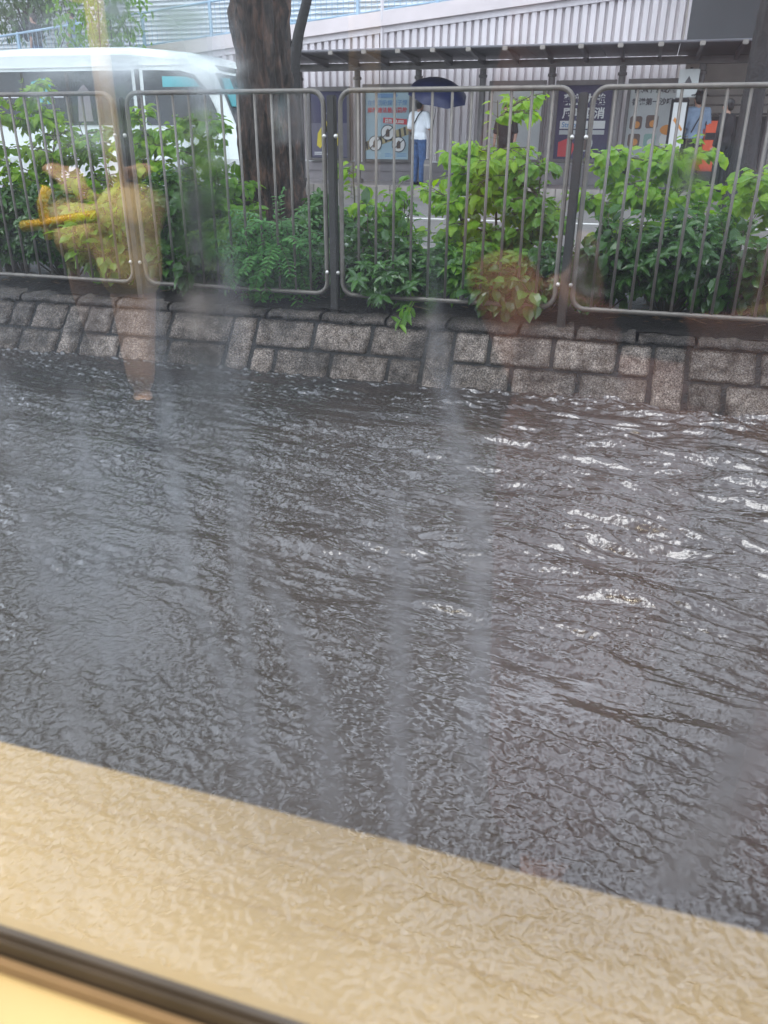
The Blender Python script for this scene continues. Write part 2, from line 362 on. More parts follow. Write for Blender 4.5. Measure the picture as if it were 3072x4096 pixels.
# ------------------------------------------------------------ organic figures (one continuous surface)
def organic(name, caps, m, parent, voxel=.012, smooth=6, loc=(0,0,0)):
    bm = bmesh.new()
    for c in caps:
        if c[0] == 'e':      # ellipsoid: centre, radii, rotation z
            _, ce, ra, *rz = c
            t = bmesh.ops.create_uvsphere(bm, u_segments=20, v_segments=12, radius=1)
            rot = Matrix.Rotation(rz[0] if rz else 0, 4, 'Z')
            for v in t['verts']: v.co = Vector(ce) + rot @ Vector((v.co.x*ra[0], v.co.y*ra[1], v.co.z*ra[2]))
        else:
            p0, r0, p1, r1 = c; p0, p1 = Vector(p0), Vector(p1)
            n = 12; k = 5; d = p1-p0; q = d.to_track_quat('Z', 'Y'); rings = []
            ts = [(-.9, 'a'), (-.5, 'a')] + [(i/k, 'm') for i in range(k+1)] + [(.5, 'b'), (.9, 'b')]
            for t_, w_ in ts:
                if w_ == 'a': z = t_*r0; rr = r0*math.sqrt(1-t_*t_)
                elif w_ == 'b': z = d.length + t_*r1; rr = r1*math.sqrt(1-t_*t_)
                else: z = d.length*t_; rr = r0+(r1-r0)*t_
                rings.append([bm.verts.new(p0 + q @ Vector((rr*math.cos(2*PI*j/n), rr*math.sin(2*PI*j/n), z))) for j in range(n)])
            for a, b_ in zip(rings, rings[1:]):
                for j in range(n): bm.faces.new((a[j], a[(j+1) % n], b_[(j+1) % n], b_[j]))
            bm.faces.new(list(reversed(rings[0]))); bm.faces.new(rings[-1])
    me = bpy.data.meshes.new(name); bm.to_mesh(me); bm.free()
    o = bpy.data.objects.new(name, me); col.objects.link(o)
    rm = o.modifiers.new('r', 'REMESH'); rm.mode = 'VOXEL'; rm.voxel_size = voxel; rm.use_smooth_shade = True
    sm = o.modifiers.new('s', 'SMOOTH'); sm.factor = .5; sm.iterations = smooth
    dg = bpy.context.evaluated_depsgraph_get(); dg.update()
    me2 = bpy.data.meshes.new_from_object(o.evaluated_get(dg)); me2.name = name
    o.modifiers.clear(); o.data = me2; bpy.data.meshes.remove(me)
    me2.materials.clear(); me2.materials.append(m)
    me2.polygons.foreach_set('use_smooth', [True]*len(me2.polygons))
    o.parent = parent; o.location = loc
    return o
def hand_caps(wr, dr, side, curl=.5, s=1.0):
    # palm + five separate bent fingers; wr wrist point, dr pointing direction, side thumb direction
    wr, d, sdv = Vector(wr), Vector(dr).normalized(), Vector(side).normalized(); nrm = d.cross(sdv).normalized()
    c = []; pal = wr + d*.045*s
    for k in range(4):
        off = sdv*(.03-.02*k)*s; c.append((wr + d*.01*s + off*.6, .012*s, wr + d*.085*s + off, .0115*s))
    for k, ln in enumerate((.07, .078, .072, .056)):
        a = wr + d*.09*s + sdv*(.03-.02*k)*s; b1 = a + (d*math.cos(curl) + nrm*math.sin(curl))*ln*.5*s
        b2 = b1 + (d*math.cos(curl*2.2) + nrm*math.sin(curl*2.2))*ln*.5*s
        c += [(a, .0088*s, b1, .008*s), (b1, .008*s, b2, .0065*s)]
    a = wr + d*.03*s + sdv*.03*s; b1 = a + (d*.6 + sdv*.8).normalized()*.035*s; b2 = b1 + (d*.9 + nrm*.4).normalized()*.03*s
    c += [(a, .012*s, b1, .0105*s), (b1, .0105*s, b2, .008*s)]
    return c
def head_caps(c, fdir, s=1.0):
    c = Vector(c); f = Vector(fdir).normalized(); sd_ = Vector((0,0,1)).cross(f); a = math.atan2(f.y, f.x)
    return [('e', c + Vector((0,0,.02)), (.095*s, .076*s, .105*s), a), ('e', c + f*.02 - Vector((0,0,.05)), (.07*s, .058*s, .065*s), a),
            (c + f*.088*s + Vector((0,0,.01)), .010*s, c + f*.108*s - Vector((0,0,.03)), .014*s),
            (c + f*.082*s - Vector((0,0,.062)) + sd_*.018, .008, c + f*.082*s - Vector((0,0,.062)) - sd_*.018, .008),
            ('e', c + sd_*.078*s, (.018, .012, .03), a), ('e', c - sd_*.078*s, (.018, .012, .03), a)]
def eyes(c, fdir, parent):
    c = Vector(c); f = Vector(fdir).normalized(); sd_ = Vector((0,0,1)).cross(f)
    for k in (-1, 1):
        mb = MB(); p = c + f*.083 + sd_*.03*k + Vector((0,0,.012)); mb.sphere(p, .009, 5); mb.obj('eye', M['black'], parent, True)

# ------------------------------------------------------------ setting: ground, roads, soil, water
def sheet(name, x0, x1, y0, y1, z, m, kind='structure', n=1):
    mb = MB(); mb.add([(x0,y0,z),(x1,y0,z),(x1,y1,z),(x0,y1,z)], [(0,1,2,3)]); o = mb.obj(name, m); tag(o, kind=kind); return o
sheet('ground', -250, 250, -250, 250, -.32, M['asphalt'])
sheet('far_road', -70, 70, 7.4, 18.1, .26, M['asphalt'])
mb = MB(); mb.box((-70, 18.1, .10), (70, 27.5, .47)); tag(mb.obj('far_pavement', M['paving']), kind='structure')
mb = MB()
for i in range(-40, 40): mb.bbox((i*.9, 17.93, .05), (i*.9+.892, 18.098, .475), .012)
tag(mb.obj('far_kerb', M['kerb']), kind='structure')
mb = MB(); mb.box((-70, 12.28, .262), (70, 12.42, .266)); tag(mb.obj('lane_line', M['linewhite']), kind='structure')
mb = MB()
for i in range(-40, 40): mb.bbox((i*1.0, 7.2, .05), (i*1.0+.99, 7.4, .42), .012)
tag(mb.obj('near_kerb', M['kerb']), kind='structure')

# planter soil (uneven)
random.seed(5)
mb = MB(); nx, ny = 120, 22; x0, x1, y0, y1 = -9, 6, 4.46, 7.2
for j in range(ny+1):
    for i in range(nx+1):
        x = x0+(x1-x0)*i/nx; y = y0+(y1-y0)*j/ny
        z = .345 + .04*min(1, (y-y0)/.3) + .035*noise.noise((x*3, y*3, 0)) + .02*noise.noise((x*11, y*11, 3))
        mb.v.append((x, y, z))
for j in range(ny):
    for i in range(nx):
        a = j*(nx+1)+i; mb.f.append((a, a+1, a+nx+2, a+nx+1))
tag(mb.obj('planter_soil', M['soil'], smooth=True), kind='structure')

# flood water with rain-pocked, flowing surface
def field(nx, ny, dx, lx, ly, slope, seed, ang=0.0):
    # isotropic/anisotropic random field by spectral synthesis; lx, ly are the dominant wavelengths
    rng = np.random.default_rng(seed)
    kx = np.fft.fftfreq(nx, dx)[None, :]; ky = np.fft.fftfreq(ny, dx)[:, None]
    kxr = kx*math.cos(ang)+ky*math.sin(ang); kyr = -kx*math.sin(ang)+ky*math.cos(ang)
    q = np.sqrt((kxr*lx)**2+(kyr*ly)**2)+1e-6
    amp = np.where(q < 1, q**2, q**(-slope)); amp[0, 0] = 0
    sp = np.fft.fft2(rng.standard_normal((ny, nx)))*amp
    h = np.real(np.fft.ifft2(sp)); return h/h.std()
def rings(H, dx, x0, y0, n, seed, box, amp):
    rng = np.random.default_rng(seed); ny, nx = H.shape
    for _ in range(n):
        cx = rng.uniform(box[0], box[1]); cy = rng.uniform(box[2], box[3]); rr = rng.uniform(.004, .045)
        lam = rng.uniform(.011, .016); a = amp*rng.uniform(.5, 1.3)*(1 if rr < .03 else .6); wd = rng.uniform(.007, .013)
        ext = rr+3*wd; i0 = int((cx-ext-x0)/dx); i1 = int((cx+ext-x0)/dx)+1; j0 = int((cy-ext-y0)/dx); j1 = int((cy+ext-y0)/dx)+1
        if i0 < 0 or j0 < 0 or i1 >= nx or j1 >= ny: continue
        X, Y = np.meshgrid(x0+np.arange(i0, i1)*dx-cx, y0+np.arange(j0, j1)*dx-cy)
        r = np.sqrt(X*X+Y*Y); H[j0:j1, i0:i1] += a*np.cos(2*PI*(r-rr)/lam)*np.exp(-((r-rr)/wd)**2)
def sstep(a, b, x):
    t = np.clip((x-a)/(b-a), 0, 1); return t*t*(3-2*t)
def build_water():
    dx = .004; X0, X1, Y0, Y1 = -4.6, 1.3, .34, 4.55
    nx = int((X1-X0)/dx); ny = int((Y1-Y0)/dx)
    X, Y = np.meshgrid(X0+np.arange(nx)*dx, Y0+np.arange(ny)*dx)
    mod = field(nx, ny, dx, 1.1, .5, 2.5, 11)           # patchiness
    flow = field(nx, ny, dx, .9, .20, 2.2, 3, R(-8))   # long low waves running along the street
    flow = 1.9*np.tanh(flow/1.7)
    flow2 = field(nx, ny, dx, .34, .075, 2.2, 8, R(-10))
    flow2 = 1.9*np.tanh(flow2/1.7)
    chop = field(nx, ny, dx, .11, .06, 2.4, 4, R(-20))
    rip = field(nx, ny, dx, .032, .024, 2.6, 6, R(10))
    fine = field(nx, ny, dx, .018, .016, 3.2, 7)
    right = sstep(-2.0, .2, X)*sstep(1.3, 2.1, Y)        # rushing part near the wall, right
    near = 1-sstep(1.3, 2.6, Y)
    act = .9+.45*np.clip(mod, -1.6, 1.6)
    H = .0056*flow*(.6+1.2*right-.42*near) + .0034*flow2*(.35+.7*right-.22*near)*act + .0019*chop*(1.1-.6*right-.35*near)*act
    slow = field(nx, ny, dx, 1.5, .27, 2.6, 31, R(-9)); slow = 1.9*np.tanh(slow/1.7)
    H += .0140*slow*(.10+.9*right)*(1-.8*near)
    H += .00085*rip*(.85+.1*near)*(.55+.45*act)*(1-right+right*(.12+.75*sstep(-.2, 1.2, slow+.6*flow))) + .00018*fine*(.6+.6*near)
    # dark smooth tongue of water, lower right, and slack water near the wall on the left
    tong = np.exp(-(((X-.05)*.80+(Y-1.75)*.6)/.55)**2-((-(X-.05)*.6+(Y-1.75)*.80)/.07)**2)
    rings(H, dx, X0, Y0, 9500, 21, (X0, X1, Y0, Y1), .00062)
    H += .0045*np.abs(flow2)*np.exp(-((Y-4.27)/.07)**2) + .0025*chop*np.exp(-((Y-4.25)/.10)**2)
    H *= 1-.55*tong
    H += .010*np.exp(-((X-.12)/.16)**2-((Y-4.28)/.05)**2) + .008*np.exp(-((X+.85)/.14)**2-((Y-4.26)/.05)**2)
    e = sstep(0, .12, X-X0)*sstep(0, .12, X1-X)*sstep(0, .06, Y-Y0)*sstep(0, .02, Y1-Y)
    H *= e
    V = np.stack([X, Y, H], -1).reshape(-1, 3).astype(np.float32)
    idx = np.arange(nx*ny).reshape(ny, nx)
    F = np.stack([idx[:-1, :-1], idx[:-1, 1:], idx[1:, 1:], idx[1:, :-1]], -1).reshape(-1, 4)
    xe, ye = float(X[0, -1]), float(Y[-1, 0]); o = len(V)
    B = 30
    ex = np.array([(-B,-B,0),(X0,-B,0),(xe,-B,0),(B,-B,0),(-B,Y0,0),(X0,Y0,0),(xe,Y0,0),(B,Y0,0),(-B,ye,0),(X0,ye,0),(xe,ye,0),(B,ye,0)], np.float32)
    EF = np.array([(0,1,5,4),(1,2,6,5),(2,3,7,6),(4,5,9,8),(6,7,11,10)])+o
    V = np.concatenate([V, ex]); F = np.concatenate([F, EF])
    me = bpy.data.meshes.new('flood_water'); me.vertices.add(len(V)); me.vertices.foreach_set('co', V.ravel())
    me.loops.add(F.size); me.loops.foreach_set('vertex_index', F.ravel().astype(np.int32))
    me.polygons.add(len(F)); me.polygons.foreach_set('loop_start', np.arange(0, F.size, 4, dtype=np.int32)); me.polygons.foreach_set('loop_total', np.full(len(F), 4, np.int32))
    me.update(calc_edges=True); me.polygons.foreach_set('use_smooth', np.ones(len(F), bool))
    me.materials.append(M['water'])
    ob = bpy.data.objects.new('flood_water', me); col.objects.link(ob); tag(ob, kind='structure')
build_water()

# ------------------------------------------------------------ granite retaining wall
rw = thing('retaining_wall', 'low battered wall of rough grey granite blocks with dark mortar joints rising from the flood', 'wall', (0, 4.4, 0))
def face_y(z): return 4.30 + .12*(z/.30)
def stone(mb, x0, x1, z0, z1, lean, seed, amp=.020, yoff=0.0):
    # rock-faced block: grid front with rounded edges and rough relief
    nx = max(6, int((x1-x0)/.012)); nz = max(4, int((z1-z0)/.012)); o = len(mb.v)
    def f(x, z):
        u = (x-x0)/(x1-x0); v = (z-z0)/(z1-z0)
        ed = min(u*(x1-x0), (1-u)*(x1-x0), v*(z1-z0), (1-v)*(z1-z0)); b = min(1, ed/.013); b = math.sqrt(max(0, b*(2-b)))
        n = .6*noise.noise((x*9+seed, z*9, seed)) + .5*noise.noise((x*24, z*24+seed, 1)) + .28*noise.noise((x*60, z*60, seed))
        return face_y(z) + yoff + .012 - b*.020 - b*(amp*(n+.25))
    for j in range(nz+1):
        for i in range(nx+1):
            z = z0+(z1-z0)*j/nz; x = x0+(x1-x0)*i/nx
            wx = .004*noise.noise((x*14, z*14, seed+5)); wz = .004*noise.noise((x*14, z*14, seed+9))
            mb.v.append((x+wx-lean*(.15-z)/.3, f(x, z), z+wz))
    for j in range(nz):
        for i in range(nx):
            a = o+j*(nx+1)+i; mb.f.append((a, a+1, a+nx+2, a+nx+1))
    # sides back into the mortar
    def rim(ids):
        q = len(mb.v)
        for i in ids: v = mb.v[i]; mb.v.append((v[0], v[1]+.07, v[2]))
        for k in range(len(ids)-1): mb.f.append((ids[k+1], ids[k], q+k, q+k+1))
    rim([o+i for i in range(nx+1)][::-1]); rim([o+nz*(nx+1)+i for i in range(nx+1)])
    rim([o+j*(nx+1) for j in range(nz+1)]); rim([o+j*(nx+1)+nx for j in range(nz+1)][::-1])
g = .011
thr = [(-6.04,-5.88,.11),(-4.80,-4.64,.10),(-3.56,-3.40,.09),(-2.35,-2.18,.05),(-1.10,-.94,.02),(.15,.33,-.01),(1.40,1.57,-.04),(2.66,2.82,-.06)]
c1 = [-5.5,-5.1,-4.35,-3.99,-3.82,-3.20,-2.78,-1.80,-1.44,-.73,-.38,-.03,.68,1.05,1.9,2.3]
c2 = [-5.65,-5.3,-4.9,-4.4,-3.86,-3.10,-2.75,-2.02,-1.66,-1.30,-.59,-.22,.52,.9,1.8,2.4]
mb = MB(); sd0 = 0
for a, b, ln in thr:
    sd0 += 1; stone(mb, a+g, b-g, -.10, .293, ln, sd0*3.7)
for k in range(len(thr)-1):
    lo, hi = thr[k][1], thr[k+1][0]; ln = (thr[k][2]+thr[k+1][2])/2
    for cs, z0, z1 in ((c1, .134+.006, .293), (c2, -.10, .134-.006)):
        xs = [lo] + [c for c in cs if lo+.08 < c < hi-.08] + [hi]
        for a, b in zip(xs, xs[1:]):
            sd0 += 1; stone(mb, a+g, b-g, z0, z1, ln, sd0*3.7+1, .022)
mb.obj('rough_stones', M['granite'], rw, smooth=True, loc=(0,-4.4,0))
# coping of thin stones
mb = MB(); x = -6.0
random.seed(9)
while x < 3.0:
    L_ = random.uniform(.28, .46); nx = int(L_/.014); prof = [(4.46,.300),(4.418,.302),(4.400,.315),(4.402,.336),(4.425,.348),(4.50,.352),(4.60,.353)]
    o = len(mb.v)
    for i in range(nx+1):
        xx = x+.008+(L_-.016)*i/nx; e = 0 if 0 < i < nx else .010
        for (yy, zz) in prof:
            n = noise.noise((xx*16, yy*16, zz*16+2))*.009 + noise.noise((xx*45, yy*45, zz*45))*.006
            mb.v.append((xx, yy+e+n, zz-e*.6+n))
    for i in range(nx):
        for j in range(len(prof)-1):
            a = o+i*7+j; mb.f.append((a+7, a, a+1, a+8))
    x += L_
mb.obj('coping_stones', M['granite_cap'], rw, smooth=True, loc=(0,-4.4,0))
mb = MB(); mb.add([(-6.2, face_y(-.3)+.010, -.3), (3, face_y(-.3)+.010, -.3), (3, face_y(.31)+.010, .31), (-6.2, face_y(.31)+.010, .31), (3, 4.62, .335), (-6.2, 4.62, .335)], [(0,1,2,3), (3,2,4,5)])
mb.obj('mortar', M['mortar'], rw, loc=(0,-4.4,0))

# ------------------------------------------------------------ pedestrian railing
fence = thing('pedestrian_railing', 'weathered grey tubular steel pedestrian railing with round cornered panels on top of the granite wall', 'railing', (0, 4.5, .33))
fx = [-5.68,-4.345,-3.015,-1.69,-.357,.975,2.31]
FL = lambda v: (v[0], v[1]-4.5, v[2]-.33)
zt, zb = 1.522, .452
def barpts(pts): return [FL(p) for p in pts]
for i, x in enumerate(fx):
    mb = MB(); mb.bbox(FL((x-.023, 4.477, .30)), FL((x+.023, 4.523, 1.50)), .006)
    p = mb.obj('post', M['steel_dark'], fence)
    for zz in (.58, 1.30):
        for sx in (-1, 1): mb = MB(); mb.sphere(FL((x+sx*.034, 4.465, zz)), .012, 5); mb.obj('bolt', M['bolt'], p, True)
for a, b in zip(fx, fx[1:]):
    xa, xb = a+.048, b-.048; r = .07; pts = []
    for cx, cz, a0 in ((xb-r, zt-r, 90), (xb-r, zb+r, 0), (xa+r, zb+r, -90), (xa+r, zt-r, -180)):
        for k in range(7):
            an = R(a0-15*k); pts.append((cx+r*math.cos(an), 4.5, cz+r*math.sin(an)))
    pts.append(pts[0])
    mb = MB(); mb.tube(barpts(pts), .0135, 10, cap=False); fr = mb.obj('panel_frame', M['steel'], fence, True)
    n = 11
    for k in range(n):
        x = xa + (xb-xa)*(k+1)/(n+1)
        mb = MB(); mb.tube(barpts([(x+random.uniform(-.002,.002), 4.5, zb), (x, 4.5, (zb+zt)/2), (x+random.uniform(-.002,.002), 4.5, zt)]), .0078, 8); mb.obj('bar', M['steel'], fr, True)

# ------------------------------------------------------------ planting
def rvec(r): return Vector((random.uniform(-1,1), random.uniform(-1,1), random.uniform(-1,1)))*r
def curve_pts(p, d, L, n, bend, jit=.1):
    pts = [Vector(p)]; d = Vector(d).normalized()
    for i in range(n):
        d = (d + Vector(bend)*(1/n) + rvec(jit)).normalized(); pts.append(pts[-1] + d*(L/n))
    return pts
def whorl(mb, p, ax, n, L, W):
    ax = ax.normalized(); u = ax.orthogonal().normalized(); v = ax.cross(u); a0 = random.uniform(0, 6.28)
    for k in range(n):
        an = a0 + 2*PI*k/n + random.uniform(-.15,.15); d = (u*math.cos(an)+v*math.sin(an)) + ax*random.uniform(.0,.5)
        mb.leaf(p, d, ax, L*random.uniform(.75,1.15), W*random.uniform(.85,1.1), random.uniform(.15,.5), .22)
def shrub(x, y, h, w, label, seed, kind='whorl', dens=1.0, lm='leaf_dark', name='shrub', cat='shrub', group=None, z0=.38, front=0):
    random.seed(seed)
    t = thing(name, label, cat, (x, y, z0), group)
    st, fo = MB(), MB()
    ns = int(24*dens*max(.7, w/.5))
    for s in range(ns):
        a = random.uniform(0, 6.28); rr = math.sqrt(random.random())
        top = Vector((math.cos(a)*rr*w*.5, math.sin(a)*rr*w*.42 - front, h*(1-.35*rr*rr)*random.uniform(.55, 1.0)))
        base = Vector((top.x*.25, top.y*.25+front*.5, 0)); mid = base.lerp(top, .5) + Vector((top.x*.15, top.y*.15, 0)) + rvec(.03)
        pts = []
        for k in range(9):
            u = k/8; pts.append(base*(1-u)**2 + mid*2*u*(1-u) + top*u*u)
        st.tube(pts, [.006*(1-.6*k/8) for k in range(9)], 5)
        for k in range(3, 9):
            p = pts[k]; ax = (pts[k]-pts[k-1]).normalized()
            if kind == 'whorl':
                for q in range(2 if k > 4 else 1):
                    d = (rvec(1) + Vector((0,-.35,.5))); d.normalize(); e = p + d*random.uniform(.03,.10)
                    st.tube([p, e], .0022, 4, False)
                    whorl(fo, e, (d*.6+Vector((0,-.2,.8))), random.choice((6,7,8)), random.uniform(.055,.085), .036)
            elif kind == 'broad':
                for q in range(3):
                    d = (rvec(1) + Vector((0,-.3,.15))).normalized(); e = p + d*random.uniform(.02,.07); st.tube([p, e], .0018, 4, False)
                    fo.leaf(e, d + Vector((0,0,-.25)), Vector((0,-.3,1))+rvec(.5), random.uniform(.055,.105), random.uniform(.045,.078), .3, .15)
            elif kind == 'pinnate':
                for q in range(2):
                    d = (rvec(1) + Vector((0,-.5,.1))).normalized(); rp = curve_pts(p, d, random.uniform(.16,.28), 8, (0,0,-1.0), .05)
                    st.tube(rp, .0016, 4, False)
                    for i in range(1, 9):
                        ax2 = (rp[i]-rp[i-1]).normalized(); sd_ = ax2.cross(Vector((0,-.4,1))).normalized()
                        for sg in (-1, 1): fo.leaf(rp[i], sd_*sg+ax2*.5+rvec(.15), Vector((0,-.3,1)), random.uniform(.035,.055), .018, .2, .1)
    st.obj('stems', M['stem'], t); fo.obj('foliage', M[lm], t)
    return t
def sapling(x, y, h, w, label, seed, lm='leaf_light', group='young saplings growing in the planter', z0=.38, low=.35, nb=9, name='sapling'):
    random.seed(seed); t = thing(name, label, 'sapling', (x, y, z0), group); st, fo = MB(), MB()
    tr = curve_pts((0,0,0), (random.uniform(-.1,.1), -.05, 1), h, 12, (0,0,.3), .06)
    st.tube(tr, [.011*(1-.7*k/12) for k in range(13)], 6)
    def dress(pts, k0):
        for k in range(k0, len(pts)):
            for q in range(3):
                ax = (pts[k]-pts[k-1]).normalized(); sd_ = ax.cross(Vector((0,-.3,1)))
                if sd_.length < .2: sd_ = Vector((1,0,0))
                d = (sd_.normalized()*random.choice((-1,1)) + ax*.5 + rvec(.5)).normalized(); p = pts[k-1].lerp(pts[k], random.random())
                e = p + d*random.uniform(.015,.04) + Vector((0,0,-.005)); st.tube([p, e], .0012, 3, False)
                fo.leaf(e, d+Vector((0,0,-.35)), Vector((0,-.45,1))+rvec(.35), random.uniform(.042,.082), random.uniform(.036,.064), .3, .12)
    dress(tr, 5)
    for b in range(nb):
        k = int(12*(low + (1-low)*random.random())); k = min(11, max(2, k)); a = random.uniform(0, 6.28)
        L = w*(.75-.45*k/12)*random.uniform(.6,1.1)
        bp_ = curve_pts(tr[k], (math.cos(a), math.sin(a)*.6-.15, random.uniform(.2,.8)), L+.08, 9, (0,0,-.6), .1)
        st.tube(bp_, [.005*(1-.7*i/9) for i in range(10)], 5); dress(bp_, 1)
        b2 = curve_pts(bp_[4], (math.cos(a+1), math.sin(a+1)*.6, .4), L*.6, 6, (0,0,-.5), .1); st.tube(b2, .002, 4); dress(b2, 1)
    st.obj('stems', M['stem'], t); fo.obj('foliage', M[lm], t)
    return t
G = 'glossy shrubs forming the hedge behind the railing'
# (x, y, height above soil, width, kind, material, label, seed)
hedge = [
 (-4.35,4.95,.75,.62,'whorl','leaf_dark','dark leafy shrub at the far left end of the hedge'),
 (-3.90,4.90,.62,.60,'whorl','leaf_dark','low glossy shrub just left of the leftmost railing post'),
 (-3.62,5.45,.82,.60,'broad','leaf_mid','mid green shrub in front of the minibus windows, behind the left post'),
 (-3.38,4.80,.60,.52,'broad','leaf_mid','drooping shrub whose leaves hang in front of the rail, right of the left post'),
 (-2.95,4.95,.72,.58,'whorl','leaf_dark','dense dark shrub directly left of the brown trunk base'),
 (-3.05,5.65,.95,.60,'broad','leaf_mid','taller bright shrub behind and left of the trunk'),
 (-2.50,4.90,.50,.52,'whorl','leaf_mid','shrub of pale whorled leaves at the foot of the big trunk'),
 (-2.15,4.78,.50,.50,'pinnate','leaf_pinnate','fine leaved ferny shrub spilling towards the rail right of the trunk'),
 (-2.05,5.30,.60,.52,'whorl','leaf_dark','glossy shrub right of the trunk behind the ferny one'),
 (-1.58,4.90,.52,.56,'broad','leaf_dark','deep green shrub immediately right of the middle post'),
 (-1.60,5.45,.64,.50,'broad','leaf_mid','bushy shrub below the small yellow green sprout'),
 (-1.18,4.95,.34,.50,'whorl','leaf_dark','lowest shrub where the road shows over the hedge'),
 (-.82,4.90,.36,.52,'whorl','leaf_mid','shrub of narrow shiny leaves under the tall sapling'),
 (-.48,4.85,.36,.46,'whorl','leaf_dark','small shrub against the left side of the right post'),
 (-.18,4.92,.52,.54,'broad','leaf_dark','dark shrub immediately right of the right post'),
 (.20,4.90,.58,.54,'whorl','leaf_dark','dark shrub below the bright leafy pair of saplings'),
 (.55,4.90,.62,.54,'broad','leaf_dark','dark shrub in front of the far black trunk'),
 (.95,4.85,.68,.50,'broad','leaf_mid','shrub at the far right end of the hedge'),
 (.38,5.50,.66,.60,'broad','leaf_mid','mid green shrub at the back of the hedge on the right'),
 (-1.40,4.72,.26,.42,'whorl','leaf_dark','low dark shrub against the bars right of the middle post'),
 (-.66,4.70,.30,.42,'broad','leaf_dark','low dark shrub against the bars under the tallest sapling'),
 (-2.80,4.74,.34,.42,'broad','leaf_dark','low dark shrub against the bars in front of the trunk'),
]
for i, (x, y, h, wd, k, lm, lb) in enumerate(hedge):
    shrub(x, y, h, wd, lb, 100+i, k, 1.25, lm, group=G, front=.11)
saps = [
 (-4.30,5.35,1.32,.60,'leaf_light','sapling with large pale leaves beside the minibus at the left edge'),
 (-4.02,5.05,.98,.60,'leaf_light','yellow green sapling in front of the minibus side, left of the first post'),
 (-3.42,5.25,1.12,.38,'leaf_light','slim sapling rising behind the left railing post'),
 (-4.45,4.95,1.15,.55,'leaf_light','pale sapling nearest the left edge of the picture'),
 (-3.75,5.35,1.02,.60,'leaf_mid','broad mid green sapling in front of the minibus door'),
 (-3.15,5.20,1.00,.55,'leaf_light','bright sapling in front of the rounded cab window of the minibus'),
 (-2.85,5.30,1.08,.55,'leaf_mid','leafy sapling between the minibus front and the trunk'),
 (-1.80,5.20,.78,.22,'leaf_light','small yellow green sprout standing above the hedge near the middle post'),
 (-.85,5.15,1.12,.62,'leaf_light','tallest bright sapling, reaching the top rail left of the right post'),
 (-1.02,5.20,.90,.50,'leaf_light','bright sapling on the left flank of the tallest one'),
 (-.62,5.05,.82,.50,'leaf_mid','shorter darker sapling beside the tallest one'),
 (-.20,5.25,.90,.52,'leaf_light','bright sapling in front of the poster right of the right post'),
 (.12,5.20,.88,.52,'leaf_light','bright sapling in front of the lettered poster at the right'),
 (.72,5.15,.82,.55,'leaf_light','bright yellow green sapling at the right edge of the railing'),
]
for i, (x, y, h, wd, lm, lb) in enumerate(saps):
    sapling(x, y, h, wd, lb, 300+i, lm, nb=(5 if wd < .3 else 17), low=.3)
# fallen leafy twig on the coping, twigs and litter
random.seed(77); tw = thing('fallen_branch', 'broken leafy twig lying over the coping below the rail, near the middle', 'branch', (-1.18, 4.48, .37))
st, fo = MB(), MB(); ps = curve_pts((0,.10,.10), (-.4,-.8,-.25), .26, 8, (0,0,-.5), .08); st.tube(ps, .003, 5)
for k in range(2, 9):
    for q in range(3):
        d = (rvec(1)+Vector((0,-.5,-.2))).normalized(); fo.leaf(ps[k], d, Vector((0,-.4,1))+rvec(.3), .075, .034, .4, .2)
st.obj('twig', M['stem'], tw); fo.obj('leaves', M['leaf_mid'], tw)
mb = MB(); random.seed(3)
for k in range(420):
    x = random.uniform(-4.6, 1.3); y = random.uniform(4.48, 5.1); z = .40+random.uniform(0,.02)
    if random.random() < .35:
        mb.tube([(x,y,z), (x+random.uniform(-.12,.12), y+random.uniform(-.05,.05), z+.02)], .0016, 4)
    else: mb.leaf(Vector((x,y,z)), Vector((random.uniform(-1,1), random.uniform(-1,1), .05)), Vector((0,0,1)), random.uniform(.03,.07), .025, .1, .1)
M['litter'] = leafmat('dead_leaves', (.05,.03,.015), (.12,.07,.03), .1, .5)
tag(mb.obj('leaf_litter', M['litter']), 'wet brown leaf litter and twigs on the planter soil behind the coping', 'leaf litter', kind='stuff')

# ------------------------------------------------------------ big street tree
tree = thing('street_tree', 'large tree with thick wet reddish brown trunk standing in the planter behind the railing', 'tree', (-2.65, 5.8, .35))
def trunk_mesh(prof, seed, n=48, amp=.035):
    mb = MB(); rows = []
    H = len(prof)
    for i in range(H*16):
        t = i/(H*16-1)*(H-1); k = min(H-2, int(t)); u = t-k
        x, y, z, r = [prof[k][q]*(1-u)+prof[k+1][q]*u for q in range(4)]
        for j in range(n):
            a = 2*PI*j/n; d = Vector((math.cos(a), math.sin(a), 0))
            rg = noise.noise((math.cos(a)*3, math.sin(a)*3, z*.8+seed))*1.3 + noise.noise((math.cos(a)*7, math.sin(a)*7, z*3.2+seed))*.8 + noise.noise((math.cos(a)*20, math.sin(a)*20, z*11))*.45
            rr = r*(1+.10*noise.noise((math.cos(a)*1.2, math.sin(a)*1.2, seed+z*.5))) + amp*rg
            mb.v.append((x+d.x*rr, y+d.y*rr, z))
    for i in range(H*16-1):
        for j in range(n):
            a = i*n+j; b = i*n+(j+1) % n; mb.f.append((a, b, b+n, a+n))
    return mb
prof = [(0,0,-.15,.30),(0,0,.1,.245),(0,0,.45,.215),(-.01,0,.85,.195),(-.02,0,1.3,.185),(-.03,0,1.8,.20),(-.02,.02,2.4,.20),(.02,.05,3.2,.20),(.05,.1,4.2,.15)]
trunk_mesh(prof, 2.0, 96, .055).obj('trunk', M['bark'], tree, True)
mb = MB(); fo = MB(); random.seed(21); tips = []
